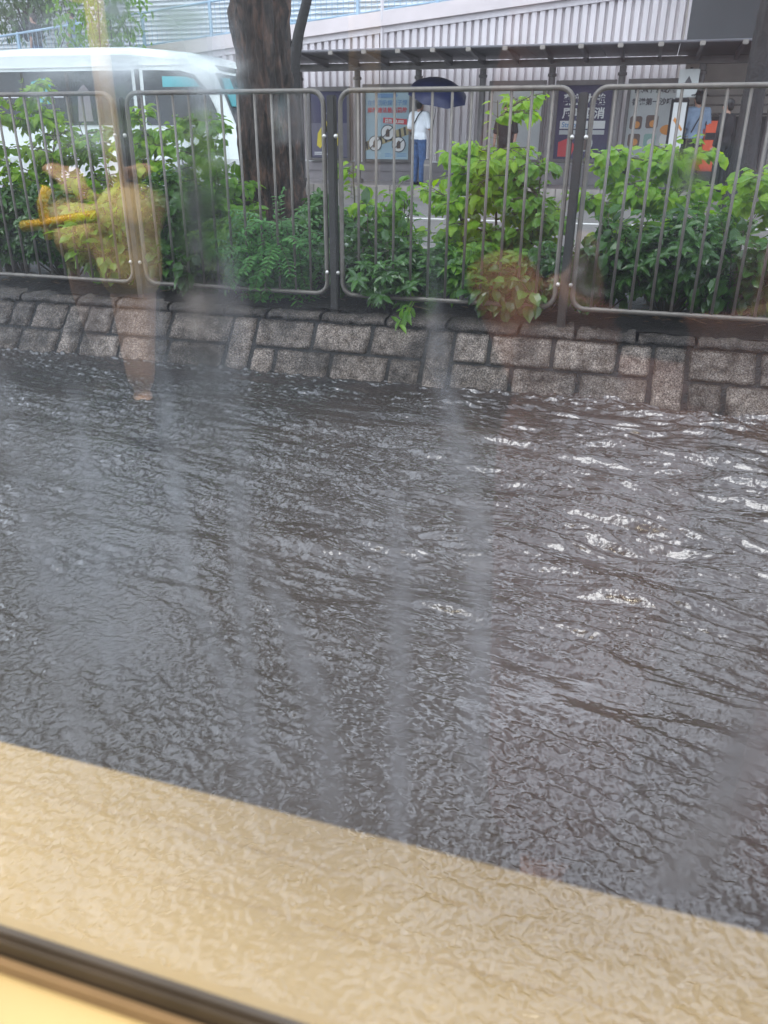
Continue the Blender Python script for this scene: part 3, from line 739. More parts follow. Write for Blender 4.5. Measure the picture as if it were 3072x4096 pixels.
for k in range(9):
    a = k*2.4; p0 = (.05+.02*k, .05, 3.4+.13*k); ps = curve_pts(p0, (math.cos(a), math.sin(a), .55), random.uniform(2.0,3.2), 8, (0,0,.1), .12)
    mb.tube(ps, [.07*(1-.8*i/8) for i in range(9)], 6); tips += ps[3:]
for p in tips:
    for q in range(75):
        e = p + Vector((random.gauss(0,.32), random.gauss(0,.32), random.gauss(0,.22))); fo.leaf(e, rvec(1)+Vector((0,0,-.4)), Vector((0,0,1))+rvec(.5), random.uniform(.14,.22), random.uniform(.08,.11), .3, .1)
for k in range(14):     # leaves hanging beside the trunk
    p = Vector((-.36+random.uniform(-.05,.05), -.12+random.uniform(-.05,.05), 1.95+.05*k)); fo.leaf(p, Vector((random.uniform(-.6,.3), -.2, -1)), Vector((0,-1,0)), .11, .03, .1, .1)
mb.tube([(-.02,-.1,3.2),(-.25,-.12,2.9),(-.34,-.12,2.5),(-.36,-.12,2.0)], .006, 5)
mb.obj('limbs', M['bark'], tree, True); fo.obj('crown', M['leaf_crown'], tree)

def unseen_tree(x, y, lab, seed):  # trees added out of view so their crowns break up the sky reflections
    t = thing('street_tree', lab, 'tree', (x, y, .35)); random.seed(seed)
    trunk_mesh([(0,0,-.15,.28),(0,0,.4,.2),(0,0,1.5,.18),(.05,0,3.0,.17),(.1,0,4.2,.12)], seed, 48).obj('trunk', M['bark'], t, True)
    mb, fo = MB(), MB()
    for k in range(10):
        a = k*2.4+seed; ps = curve_pts((.08, 0, 3.0+.13*k), (math.cos(a), math.sin(a), .5), random.uniform(2.0,3.4), 8, (0,0,.1), .12)
        mb.tube(ps, [.07*(1-.8*i/8) for i in range(9)], 6)
        for p in ps[3:]:
            for q in range(70):
                e = p + Vector((random.gauss(0,.33), random.gauss(0,.33), random.gauss(0,.22))); fo.leaf(e, rvec(1)+Vector((0,0,-.4)), Vector((0,0,1))+rvec(.5), random.uniform(.14,.22), random.uniform(.08,.11), .3, .1)
    mb.obj('limbs', M['bark'], t, True); fo.obj('crown', M['leaf_crown'], t)
unseen_tree(3.6, 6.0, 'unseen tree added beyond the right edge, its crown darkening reflections in the flood water', 12)
unseen_tree(-8.4, 6.1, 'unseen tree added beyond the left edge, its crown darkening reflections in the flood water', 15)
tree2 = thing('street_tree', 'slim dark forked tree behind the big trunk, by the end of the bus shelter', 'tree', (-5.35, 12.6, .27))
mb = MB()
def smooth_tube(mb, pts, r0, r1, n=8):
    k = len(pts)-1; mb.tube(pts, [r0+(r1-r0)*i/k for i in range(k+1)], n)
smooth_tube(mb, [(0,0,0),(.02,0,.8),(.0,0,1.6),(.03,0,2.15),(.12,0,2.5),(.30,0,3.0),(.5,.1,3.8)], .13, .06)
smooth_tube(mb, [(.03,0,2.1),(-.10,0,2.5),(-.25,.1,3.1),(-.5,.2,3.9)], .07, .05)
mb.obj('trunk', M['bark_dark'], tree2, True)
fo = MB(); random.seed(8)
for k in range(1500):
    e = Vector((0,0,5.0)) + Vector((random.gauss(0,.9), random.gauss(0,.8), random.gauss(0,.55)))
    if e.z > 3.9: fo.leaf(e, rvec(1)+Vector((0,0,-.4)), Vector((0,0,1))+rvec(.5), .16, .08, .3, .1)
fo.obj('crown', M['leaf_crown'], tree2)

# ------------------------------------------------------------ ramp building with fluted cladding, parapet, railings
rb = thing('ramp_building', 'pale pinkish wall of vertically fluted cladding under a rising footbridge ramp with white parapet band', 'building', (-4, 20.5, .47))
def RL(x, y, z): return (x+4, y-20.5, z-.47)
def bot(x): return 3.60 + .0896*(x+8.45)     # underside of parapet band
XE = .32
mb = MB(); x = -19.0; step = .182
while x < XE-.001:
    zz = bot(x); b = min(x+step, XE)
    # pan, then a raised rib
    mb.box(RL(x, 20.52, .91), RL(b, 20.60, zz+.02))
    mb.add([RL(x+.05, 20.52, .92), RL(x+.062, 20.43, .92), RL(x+step-.012, 20.43, .92), RL(x+step, 20.52, .92),
            RL(x+.05, 20.52, zz-.12), RL(x+.062, 20.43, zz-.12), RL(x+step-.012, 20.43, zz-.12), RL(x+step, 20.52, zz-.12)],
           [(0,1,5,4),(1,2,6,5),(2,3,7,6),(4,5,6,7),(3,2,1,0)])
    x += step
mb.obj('fluted_cladding', M['clad'], rb)
mb = MB()
mb.add([RL(-19, 20.40, bot(-19)-.13), RL(XE, 20.40, bot(XE)-.13), RL(XE, 20.40, bot(XE)-.0), RL(-19, 20.40, bot(-19)), RL(-19, 20.49, bot(-19)-.13), RL(XE, 20.49, bot(XE)-.13), RL(XE, 20.49, bot(XE)), RL(-19, 20.49, bot(-19))],
       [(0,1,2,3),(1,0,4,5),(1,5,6,2)])
mb.obj('upper_lip', M['clad'], rb)
mb = MB(); mb.add([RL(-19, 20.30, bot(-19)), RL(XE+1.2, 20.30, bot(XE+1.2)), RL(XE+1.2, 20.30, bot(XE+1.2)+.29), RL(-19, 20.30, bot(-19)+.29),
        RL(-19, 20.7, bot(-19)), RL(XE+1.2, 20.7, bot(XE+1.2)), RL(XE+1.2, 20.7, bot(XE+1.2)+.29), RL(-19, 20.7, bot(-19)+.29)],
       [(0,1,2,3),(1,0,4,5),(3,2,6,7),(1,5,6,2)])
mb.obj('parapet_band', M['band'], rb)
mb = MB(); mb.box(RL(-19, 20.36, .47), RL(XE, 20.62, .905)); mb.box(RL(-19, 20.33, .705), RL(XE, 20.365, .725)); mb.obj('plinth', M['plinth'], rb)
mb = MB(); mb.box(RL(-19, 20.42, .89), RL(XE, 20.455, .935)); mb.obj('base_trim', M['white'], rb)
mb = MB(); mb.tube([RL(-6.35, 20.33, 3.9), RL(-6.35, 20.33, 6)], .04); mb.tube([RL(-6.38, 20.4, 2.0), RL(-6.38, 20.4, 3.8)], .035); mb.obj('drain_pipe', M['clad'], rb)
# walkway deck behind the parapet
mb = MB(); mb.add([RL(-19, 20.7, bot(-19)), RL(XE+1.2, 20.7, bot(XE+1.2)), RL(XE+1.2, 23.8, bot(XE+1.2)), RL(-19, 23.8, bot(-19))], [(0,1,2,3)]); mb.obj('ramp_deck', M['paving'], rb)

# blue railing on the ramp
br = thing('ramp_railing', 'light blue steel railing with mesh infill on top of the ramp parapet', 'railing', (-4, 20.55, 3.9))
def BL(x, y, z): return (x+4, y-20.55, z-3.9)
rt_ = lambda x: bot(x)+.29+.78
mb = MB(); mb.tube([BL(-19, 20.55, rt_(-19)), BL(XE+1, 20.55, rt_(XE+1))], .028, 8); mb.tube([BL(-19, 20.55, bot(-19)+.36), BL(XE+1, 20.55, bot(XE+1)+.36)], .018, 8); mb.obj('top_rail', M['bluerail'], br, True)
x = -18.6
while x < XE+1:
    mb = MB(); mb.box(BL(x-.035, 20.52, bot(x)+.28), BL(x+.035, 20.58, rt_(x))); mb.obj('post', M['bluerail'], br); x += 1.93
mb = MB(); x = -19.0
while x < XE+1: mb.tube([BL(x, 20.55, bot(x)+.36), BL(x, 20.55, rt_(x))], .008, 4, False); x += .14
for k in range(1, 6): mb.tube([BL(-9, 20.56, bot(-9)+.36+.13*k), BL(XE+1, 20.56, bot(XE+1)+.36+.13*k)], .006, 4, False)
mb.obj('infill', M['bluerail'], br)
# louvred wall behind the ramp
lw = thing('louvred_wall', 'white horizontally slatted wall behind the ramp railing', 'wall', (-10, 24, .47))
mb = MB(); z = 3.0
while z < 5.6:
    zz = z
    def lt(x): return .0
    mb.add([(-14, 0, z-.47), (14, 0, z-.47), (14, -.07, z-.47+.03), (-14, -.07, z-.47+.03), (14, 0, z-.47+.115), (-14, 0, z-.47+.115)], [(0,1,2,3), (3,2,4,5)]); z += .12
mb.obj('slats', M['louver'], lw)
mb = MB(); mb.box((-14, .01, 0), (14, .2, 5.12)); mb.obj('backing', M['louver'], lw)
mb = MB(); mb.box((-1.0, -.9, 2.4), (.2, -.2, 3.9)); mb.obj('service_box', M['bluerail'], lw)

# right side: dark fascia, beige recess
rc = thing('shop_front', 'beige recessed shop wall under a dark overhanging fascia at the right end of the shelter', 'building', (3, 22, .47))
mb = MB(); mb.box((-2.6, -2.2, 2.68), (-1.12, -.2, 6)); mb.obj('fascia', M['darkwall'], rc)
mb = MB(); mb.box((-1.11, -2.4, 2.62), (6, -.2, 6)); mb.obj('overhang', M['shelter'], rc)
mb = MB(); mb.box((-2.6, 1.0, 0), (6, 1.2, 4.5)); mb.box((-2.68, -1.5, 0), (-2.62, 1.2, 4.5)); mb.obj('wall', M['beige'], rc)
mb = MB()
for z in (1.95, 1.75, 1.55): mb.tube([(-2.4, .9, z), (6, .9, z+.02)], .02, 6)
mb.obj('wall_rail', M['chrome'], rc, True)
mb = MB(); mb.box((-1.9, .85, 0), (-.3, .99, 1.5)); mb.obj('dark_counter', M['steel_dark'], rc)
mb = MB(); mb.box((.5, .85, 0), (3, .99, 2.3)); mb.obj('shutter', M['plinth'], rc)

# far greenery and dark building at upper left
fb = thing('rear_building', 'dark brown building seen behind the slatted wall at the upper left, its unseen bulk enlarged', 'building', (-24, 29, .3))
mb = MB(); mb.box((-40, 0, 0), (50, 6, 14.2)); mb.obj('wall', mat('dark_brown_wall', (.10,.075,.06), .7), fb)  # raised and lengthened out of view to block low sky in water reflections
mb = MB()
for k in range(28):
    for q in range(3):
        mb = MB(); mb.box((-38+k*3.1, -.03, 3.2+q*3.3), (-36.4+k*3.1, .05, 4.6+q*3.3)); mb.obj('window', M['tintglass'], fb)
def bush_tree(x, y, z, R3, n, lab, seed, lm, size=.16):
    random.seed(seed); t = thing('leafy_tree', lab, 'tree', (x, y, z)); fo, st = MB(), MB()
    cl = [Vector((random.uniform(-1,1)*R3[0], random.uniform(-1,1)*R3[1], random.uniform(.2,1)*R3[2])) for _ in range(22)]
    for c in cl:
        ps = curve_pts((0,0,0), c, c.length, 6, (0,0,.05), .08); ps[-1] = c; st.tube(ps, [.035*(1-.8*i/6) for i in range(7)], 5)
        for q in range(n//22):
            e = c + Vector((random.gauss(0,.3*R3[0]), random.gauss(0,.3*R3[1]), random.gauss(0,.16*R3[2])))
            fo.leaf(e, rvec(1)+Vector((0,0,-.5)), Vector((0,-.3,1))+rvec(.5), size*random.uniform(.7,1.2), size*.5, .3, .1)
    st.obj('trunk', M['bark_dark'], t); fo.obj('crown', M[lm], t); return t
bush_tree(-18.0, 22.6, 4.0, (1.0,.6,2.2), 1600, 'dark green tree at the upper left corner behind the ramp walkers', 41, 'leaf_back', .2)
bush_tree(-13.2, 19.3, .4, (.8,.5,5.6), 2400, 'pale leafy tree rising in front of the ramp railing behind the minibus roof', 42, 'leaf_mid', .17)
bush_tree(-12.0, 25.5, 4.0, (1.8,.6,2.0), 1300, 'bright green tree behind the slatted wall above the minibus', 43, 'leaf_light', .2)

# ------------------------------------------------------------ bus shelter
sh = thing('bus_shelter', 'long dark grey bus shelter canopy on round posts in front of the fluted wall', 'bus shelter', (-4, 19.3, .47))
def SL(x, y, z): return (x+4, y-19.3, z-.47)
XA, XB = -8.35, 6.0
mb = MB(); mb.bbox(SL(XA, 19.22, 2.81), SL(XB, 19.38, 2.95), .01); mb.obj('beam', M['shelter_post'], sh)
mb = MB(); mb.tube([SL(XA, 17.55, 3.03), SL(XB, 17.55, 3.03)], .028, 8); mb.obj('front_edge', M['shelter'], sh, True)
mb = MB()
for x in np.arange(XA, XB, 1.435):
    x1 = min(x+1.42, XB)
    mb.add([SL(x, 17.55, 3.03), SL(x1, 17.55, 3.03), SL(x1, 19.9, 3.02), SL(x, 19.9, 3.02), SL(x, 17.55, 3.05), SL(x1, 17.55, 3.05), SL(x1, 19.9, 3.06), SL(x, 19.9, 3.06)], [(3,2,1,0),(4,5,6,7),(0,1,5,4),(2,3,7,6),(1,2,6,5),(3,0,4,7)])
mb.obj('roof', M['roofsheet'], sh)
px_ = [-8.03,-6.61,-5.17,-3.72,-2.23,-.79,.77,2.2,3.7]
for x in px_:
    mb = MB(); mb.tube([SL(x, 19.3, .47), SL(x, 19.3, .55), SL(x, 19.3, .56), SL(x, 19.3, 2.62), SL(x, 19.3, 2.63), SL(x, 19.3, 2.68), SL(x, 19.3, 2.69), SL(x, 19.3, 2.80)], [.13,.13,.07,.07,.095,.095,.07,.07], 16)
    shade_auto(mb.obj('post', M['shelter_post'], sh))
for x in np.arange(-8.03, 6, .722):
    mb = MB(); w_ = .03
    mb.add([SL(x-w_, 19.25, 2.86), SL(x+w_, 19.25, 2.86), SL(x+w_, 17.6, 2.99), SL(x-w_, 17.6, 2.99), SL(x-w_, 19.25, 3.015), SL(x+w_, 19.25, 3.015), SL(x+w_, 17.6, 3.025), SL(x-w_, 17.6, 3.025)], [(3,2,1,0),(4,5,6,7),(0,1,5,4),(2,3,7,6),(1,2,6,5),(3,0,4,7)])
    k = mb.obj('bracket', M['shelter'], sh)
    mb = MB(); mb.bbox(SL(x-.05, 17.50, 2.96), SL(x+.05, 17.60, 3.035), .01); mb.obj('end_cap', M['kerb'], k)

# ------------------------------------------------------------ posters on the wall
def cmat(n, c, r=.4): return mat(n, c, r, 0, .03, 3)
C = dict(navy=cmat('navy_print', (.035,.03,.09)), black=cmat('black_print', (.02,.018,.03)), yellow=cmat('yellow_print', (.62,.50,.05)), cyan=cmat('pale_blue_print', (.36,.49,.55)),
         red=cmat('red_print', (.60,.05,.06)), white=cmat('white_print', (.75,.75,.73)), grey=cmat('pale_grey_print', (.52,.54,.53)), orange=cmat('orange_print', (.75,.30,.06)),
         brown=cmat('brown_print', (.14,.09,.07)), green=cmat('green_print', (.25,.42,.36)), dark=cmat('dark_print', (.05,.05,.06)), bluem=cmat('blue_print', (.16,.30,.50)), tan=cmat('tan_print', (.45,.38,.2)), greyblue=cmat('grey_purple_print', (.13,.12,.17)))
def poster(x0, x1, z0, z1, m, lab):
    t = thing('poster_panel', lab, 'poster', ((x0+x1)/2, 20.3, z0), 'advertising poster panels on the fluted wall')
    W, H = x1-x0, z1-z0; f = .07; mb = MB()
    for a, b in (((-W/2, -.04, 0), (-W/2+f, .05, H)), ((W/2-f, -.04, 0), (W/2, .05, H)), ((-W/2+f, -.04, H-.10), (W/2-f, .05, H)), ((-W/2+f, -.04, 0), (W/2-f, .05, f))): mb.bbox(a, b, .008)
    mb.obj('frame', M['shelter_post'], t)
    mb = MB(); mb.box((-W/2+f, 0, f), (W/2-f, .04, H-.10)); mb.obj('sheet', m, t)
    return t, W, H
t, W, H = poster(-8.25, -7.15, .92, 2.56, C['navy'], 'dark purple poster with a yellow shape low down, nearest the big trunk')
mb = MB(); mb.box((-.47,-.012,.09), (.47,-.001,.85)); mb.obj('lower_print', C['greyblue'], t)
mb = MB(); poly(mb, [(-.33,.35),(-.30,.62),(-.17,.80),(-.02,.78),(.03,.55),(.10,.42),(.28,.32),(.33,.42),(.22,.62),(.12,.68),(.10,.86),(.02,.9),(-.10,.88),(-.12,.7),(-.14,.42),(-.24,.28)][::-1], -.014); mb.obj('yellow_shape', C['yellow'], t)
text_part('THE', 'lettering', .16, (-.14,-.014,.96), C['white'], t); 
mb = MB(); mb.box((-.2,-.014,.86),(.2,-.003,.89)); mb.obj('tan_strip', C['tan'], t)
mb = MB(); mb.box((-.40,-.016,.14),(.05,-.013,.16)); mb.box((-.40,-.016,.18),(-.1,-.013,.2)); mb.obj('small_print', C['white'], t)
t, W, H = poster(-6.82, -5.58, .90, 2.60, C['cyan'], 'pale blue warning poster with red strip and three prohibition circles')
mb = MB(); poly(mb, [(-.28,1.50),(.22,1.50),(.26,1.46),(.22,1.41),(-.28,1.41),(-.32,1.46)][::-1], -.003); mb.obj('dark_banner', C['bluem'], t)
text_part('在香港吸煙電子煙', 'lettering', .125, (-.50,-.004,1.26), C['bluem'], t, bold=.002)
text_part('即屬違法最高罰款', 'lettering', .125, (-.50,-.004,1.10), C['red'], t, bold=.002)
mb = MB(); poly(mb, [(-.10,.99),(.5,.95),(.5,.83),(-.10,.87)], -.003); mb.obj('red_strip', C['red'], t)
text_part('罰款 $3,000', 'lettering', .095, (-.06,-.010,.885), C['white'], t, rot=(PI/2, R(3), 0), bold=.002)
mb = MB(); poly(mb, [(-.54,.46),(-.54,.26),(.54,.62),(.54,.82)][::1], -.003); mb.obj('hazard_band', C['tan'], t)
mb = MB()
for k in range(9):
    a = -.52+k*.12; s_ = lambda x: .46+(x+.54)*.333
    mb.add([(a, -.010, s_(a)-.19), (a+.05, -.010, s_(a+.05)-.19), (a+.02, -.010, s_(a+.02)-.005), (a-.03, -.010, s_(a-.03)-.005)], [(0,1,2,3)])
mb.obj('hazard_stripes', C['dark'], t)
for cx, cz in ((-.30,.42),(.02,.66),(.30,.40)):
    mb = MB(); disc(mb, (cx, -.012, cz), .175); c_ = mb.obj('prohibition_ring', C['dark'], t)
    mb = MB(); disc(mb, (cx, -.017, cz), .155, .003); mb.obj('disc', C['white'], c_)
    mb = MB(); poly(mb, [(cx-.05,cz-.09),(cx+.05,cz-.09),(cx+.05,cz+.06),(cx+.0,cz+.09),(cx-.05,cz+.03)], -.021, .003); mb.obj('symbol', C['brown'], c_)
    mb = MB(); poly(mb, [(cx-.13,cz-.10),(cx-.12,cz-.12),(cx+.13,cz+.10),(cx+.12,cz+.12)], -.025, .002); mb.obj('slash', C['dark'], c_)
mb = MB()
for k in range(3): mb.box((-.05,-.003,.13+.03*k), (.10+.1*(k % 2),-.0005,.142+.03*k)); mb.box((.25,-.003,.13+.03*k), (.5,-.0005,.142+.03*k))
mb.obj('small_print', C['bluem'], t)
t, W, H = poster(-3.75, -2.45, .93, 2.63, C['grey'], 'pale grey poster with dark figures partly hidden behind the tallest sapling')
mb = MB(); poly(mb, [(-.25,.4),(-.22,1.0),(-.12,1.15),(-.02,1.0),(.02,.4)], -.003); mb.obj('dark_figure', C['dark'], t)
mb = MB(); poly(mb, [(.2,1.1),(.5,1.1),(.5,1.35),(.2,1.35)], -.003); mb.obj('tan_block', C['tan'], t)
t, W, H = poster(-2.24, -.92, .95, 2.62, C['navy'], 'navy medicine poster with large white characters behind the right post')
text_part('藥效力強', 'lettering', .235, (-.47,-.004,1.20), C['white'], t, bold=.006)
text_part('風味取消', 'lettering', .235, (-.47,-.004,.93), C['white'], t, bold=.006)
mb = MB(); mb.box((-.5,-.004,.70), (.5,-.001,.86)); mb.obj('white_label', C['white'], t)
text_part('Strepsils', 'lettering', .15, (-.46,-.008,.73), C['bluem'], t, bold=.003)
mb = MB(); mb.box((-.5,-.004,.58), (.5,-.001,.67)); mb.obj('grey_label', C['grey'], t)
mb = MB(); disc(mb, (.10,-.003,.40), .17); mb.obj('round_badge', C['grey'], t); mb = MB(); disc(mb, (.10,-.008,.40), .14); mb.obj('badge_centre', C['brown'], t)
mb = MB(); poly(mb, [(-.5,.12),(-.2,.12),(-.1,.35),(-.3,.5),(-.5,.42)], -.003); mb.obj('red_blob', C['red'], t)
t, W, H = poster(-.68, .56, .97, 2.63, C['grey'], 'pale grey food poster with black characters, right of the bright saplings')
text_part('誠意推薦必食', 'lettering', .15, (-.47,-.004,1.40), C['dark'], t, bold=.004)
text_part('香港第一沙嗲仔', 'lettering', .145, (-.50,-.004,1.16), C['dark'], t, bold=.004)
for cx, cz, mm in ((-.36,.80,'brown'),(-.02,.82,'brown'),(-.36,.45,'brown'),(-.02,.45,'green')):
    mb = MB(); poly(mb, [(cx-.13,cz-.10),(cx-.10,cz-.13),(cx+.10,cz-.13),(cx+.13,cz-.10),(cx+.13,cz+.10),(cx+.10,cz+.13),(cx-.10,cz+.13),(cx-.13,cz+.10)], -.003); f_ = mb.obj('food_picture', C[mm], t)
    mb = MB(); disc(mb, (cx+.02,-.008,cz-.04), .07); mb.obj('food', C['orange' if mm == 'brown' else 'white'], f_)
mb = MB(); mb.sphere((.34,-.01,.66), .17, 8, 1, .05, .62); mb.obj('orange_dome', C['orange'], t)
mb = MB(); disc(mb, (.34,-.004,.47), .16); mb.obj('pale_disc', C['white'], t)

# bollard, bin, signs on the far pavement
bo = thing('bollard', 'grey round topped bollard beside the man with the umbrella', 'bollard', (-4.64, 18.2, .47))
mb = MB(); mb.tube([(0,0,0),(0,0,.02),(0,0,.021),(0,0,.45),(0,0,.52),(0,0,.55)], [.12,.12,.075,.075,.06,.02], 16); shade_auto(mb.obj('shaft', M['shelter_post'], bo))
mb = MB(); mb.tube([(0,0,.40),(0,0,.44)], .079, 16); mb.obj('band', M['kerb'], bo)
bn = thing('litter_bin', 'orange red litter bin standing beside the man in the light blue shirt', 'litter bin', (1.12, 19.1, .47))
mb = MB(); mb.bbox((-.18,-.18,.35), (.18,.18,1.30), .05); shade_auto(mb.obj('body', M['red'], bn), 50)
mb = MB(); mb.bbox((-.2,-.2,1.18), (-.10,-.0,1.32), .03); mb.bbox((.12,-.2,1.18), (.22,0,1.34), .03); mb.obj('lid_hinge', M['black'], bn)
mb = MB(); mb.bbox((-.16,-.16,0), (.16,.16,.36), .02); mb.obj('base', M['steel_dark'], bn)
mb = MB(); mb.box((-.12,-.19,.95), (.12,-.178,1.08)); mb.obj('slot', M['black'], bn)
sg = thing('stop_sign', 'white square bus stop plate on a pole at the right end of the posters', 'sign', (.55, 18.9, .47))
mb = MB(); mb.tube([(0,0,0),(0,0,2.25)], .03, 10); mb.obj('pole', M['shelter_post'], sg, True)
mb = MB(); mb.bbox((-.22,-.05,1.72), (.16,-.02,2.22), .01); mb.obj('plate', M['white'], sg)
mb = MB(); poly(mb, [(-.08,1.88),(.02,1.88),(.02,1.98),(.04,1.98),(-.03,2.1),(-.10,1.98),(-.08,1.98)], -.052); mb.obj('arrow_mark', M['shelter'], sg)
tt = thing('timetable_board', 'white timetable board in a black frame, right of the food poster', 'board', (.45, 18.7, .47))
mb = MB(); mb.bbox((-.20,-.03,.60), (.14,.03,1.68), .01); mb.obj('frame', M['black'], tt)
mb = MB(); mb.box((-.15,-.036,.66), (.10,-.031,1.62)); mb.obj('sheet', C['white'], tt)
mb = MB(); poly(mb, [(-.12,1.3),(.06,1.1),(.08,1.14),(-.09,1.36)], -.037); mb.obj('route_line', C['orange'], tt)
mb = MB(); mb.box((-.15,-.02,0), (-.10,.02,.6)); mb.box((.04,-.02,0), (.09,.02,.6)); mb.obj('stand', M['shelter_post'], tt)
dt = thing('pavement_tree', 'thick black tree trunk crossing the shelter at the right edge', 'tree', (1.62, 16.6, .3))
trunk_mesh([(0,0,-.1,.34),(-.02,0,.4,.24),(-.04,0,1.0,.20),(-.06,0,1.8,.18),(-.06,0,2.6,.17),(-.02,0,3.6,.17),(0,0,4.4,.15)], 7.0, 32, .02).obj('trunk', M['bark_dark'], dt, True)
fo = MB(); random.seed(18)
for k in range(1200):
    e = Vector((0,0,5.4)) + Vector((random.gauss(0,1.0), random.gauss(0,.8), random.gauss(0,.5)))
    if e.z > 4.3: fo.leaf(e, rvec(1)+Vector((0,0,-.4)), Vector((0,0,1))+rvec(.5), .16, .08, .3, .1)
fo.obj('crown', M['leaf_crown'], dt)

# ------------------------------------------------------------ minibus
van = thing('minibus', 'white minibus with tinted windows passing behind the hedge left of the big trunk', 'minibus', (-9.5, 14.3, .26))
def VL(x, y, z): return (x+9.2, y-14.3, z-.26)
side = [(-12.7,.55),(-6.35,.55),(-6.22,.70),(-6.22,1.05),(-6.40,1.42),(-6.78,2.36),(-6.95,2.54),(-7.3,2.66),(-8.4,2.765),(-10.5,2.79),(-12.3,2.76),(-12.65,2.62),(-12.75,2.3)]
def van_shell():
    # loft across the width with the roof tucked in
    mb = MB(); n = len(side); ys = [(-.955,.93),(-.97,.98),(-.97,1.0)]
    secs = []
    for t_ in [0,.03,.10,.2,.5,.8,.9,.97,1]:
        y = -.97+1.94*t_; edge = min(t_, 1-t_)
        ins = .10*(1-min(1, edge/.10))**2
        ring = []
        for (x, z) in side:
            cx, cz = -9.5, 1.7; zz = z - ins*1.3 if z > 2.45 else z; xx = x - (ins*.8 if x > -7.2 and z > .6 else 0)
            tum = .0
            ring.append(VL(xx, 14.3+y*(1-.035*max(0, (z-1.4))/1.3), zz))
        secs.append(ring)
    for r_ in secs: mb.v += r_
    for i in range(len(secs)-1):
        for j in range(n):
            a = i*n+j; b = i*n+(j+1) % n; mb.f.append((b, a, a+n, b+n))
    mb.f.append(tuple(range(n))); mb.f.append(tuple(reversed(range(len(mb.v)-n, len(mb.v)))))
    return mb
shade_auto(van_shell().obj('body', M['buswhite'], van), 28)
yN = 13.315
def vy(z): return 14.3-.97*(1-.035*max(0, z-1.4)/1.3)
def vpanel(mb, pts, off=.012):
    n = len(pts); f = [VL(x, vy(z)-off, z) for x, z in pts]; b_ = [VL(x, vy(z)+.02, z) for x, z in pts]
    mb.add(f+b_, [tuple(range(n)), *[((i+1) % n, i, i+n, (i+1) % n+n) for i in range(n)]])
mb = MB(); vpanel(mb, [(-12.45,1.56),(-8.35,1.56),(-8.35,2.40),(-12.45,2.42)]); wb = mb.obj('side_window', M['tintglass'], van)
mb = MB()
for x in (-11.55,-10.62,-9.68,-9.05): vpanel(mb, [(x,1.58),(x+.07,1.58),(x+.07,2.40),(x,2.40)], .018)
mb.obj('window_pillar', M['rubber'], wb)
mb = MB(); 
for x in (-12.3,-11.45,-10.5): vpanel(mb, [(x,2.0),(x+.75,2.0),(x+.75,2.03),(x,2.03)], .017)
mb.obj('slider_rail', M['chrome'], wb)
mb = MB(); vpanel(mb, [(-11.5,1.72),(-11.3,1.72),(-11.15,1.98),(-11.3,2.25),(-11.5,2.2)], .016); vpanel(mb, [(-10.4,1.9),(-10.0,1.9),(-10.0,2.2),(-10.1,2.3),(-10.4,2.25)], .016); mb.obj('far_window_glow', M['teal'], wb)
mb = MB(); vpanel(mb, [(-9.5,1.62),(-9.2,1.62),(-9.22,2.1),(-9.32,2.2),(-9.45,2.1)], .016); mb.obj('head_rest', M['plinth'], wb)
mb = MB(); vpanel(mb, [(-8.12,1.56),(-6.72,1.56),(-6.78,1.80),(-6.95,2.12),(-7.15,2.32),(-7.4,2.38),(-8.12,2.40)]); wf = mb.obj('front_side_window', M['tintglass'], van)
mb = MB(); vpanel(mb, [(-7.75,2.14),(-7.05,2.14),(-7.15,2.25),(-7.3,2.29),(-7.75,2.30)], .017); mb.obj('visor_strip', M['teal'], wf)
mb = MB(); vpanel(mb, [(-8.28,.75),(-8.20,.75),(-8.20,2.42),(-8.28,2.42)], .014); mb.obj('door_seam', M['rubber'], van)
mb = MB(); vpanel(mb, [(-12.6,2.455),(-7.2,2.455),(-7.2,2.47),(-12.6,2.475)], .014); mb.obj('rain_gutter', M['buslow'], van)
mb = MB(); vpanel(mb, [(-12.6,.98),(-6.4,.98),(-6.4,1.04),(-12.6,1.04)], .012); mb.obj('trim_line', M['buslow'], van)
mb = MB(); vpanel(mb, [(-12.6,.60),(-6.4,.60),(-6.4,.97),(-12.6,.97)], .010); mb.obj('lower_panel', M['buslow'], van)
text_part('小巴', 'lettering', .42, VL(-10.15, 13.30, 1.08), M['steel_dark'], van, bold=.004)
# windscreen on the sloping front, headlamps, plates
def fpanel(mb, ya, yb, pts, off=.012):
    (xa, za), (xb, zb_) = pts
    mb.add([VL(xa+off, ya, za), VL(xa+off, yb, za), VL(xb+off, yb, zb_), VL(xb+off, ya, zb_), VL(xa-.03, ya, za), VL(xa-.03, yb, za), VL(xb-.03, yb, zb_), VL(xb-.03, ya, zb_)], [(0,1,2,3),(0,4,5,1),(3,2,6,7),(0,3,7,4),(1,5,6,2)])
mb = MB(); fpanel(mb, 13.45, 15.15, ((-6.43,1.48),(-6.77,2.34))); ws = mb.obj('windscreen', M['tintglass'], van)
mb = MB(); fpanel(mb, 13.5, 13.8, ((-6.56,1.85),(-6.74,2.28)), .018); mb.obj('side_glow', M['teal'], ws)
mb = MB(); fpanel(mb, 13.6, 15.0, ((-6.80,2.39),(-6.93,2.50)), .012); mb.obj('destination_panel', M['tintglass'], van)
for ya in (13.42, 14.88):
    mb = MB(); mb.bbox(VL(-6.26, ya, .88), VL(-6.19, ya+.30, 1.06), .02); h_ = mb.obj('headlight', M['chrome'], van)
    mb = MB(); mb.bbox(VL(-6.25, ya+.02, .76), VL(-6.18, ya+.26, .84), .01); mb.obj('indicator', M['amber'], h_)
mb = MB(); mb.bbox(VL(-6.30, 13.36, .50), VL(-6.10, 15.24, .74), .03); mb.obj('bumper', M['buslow'], van)
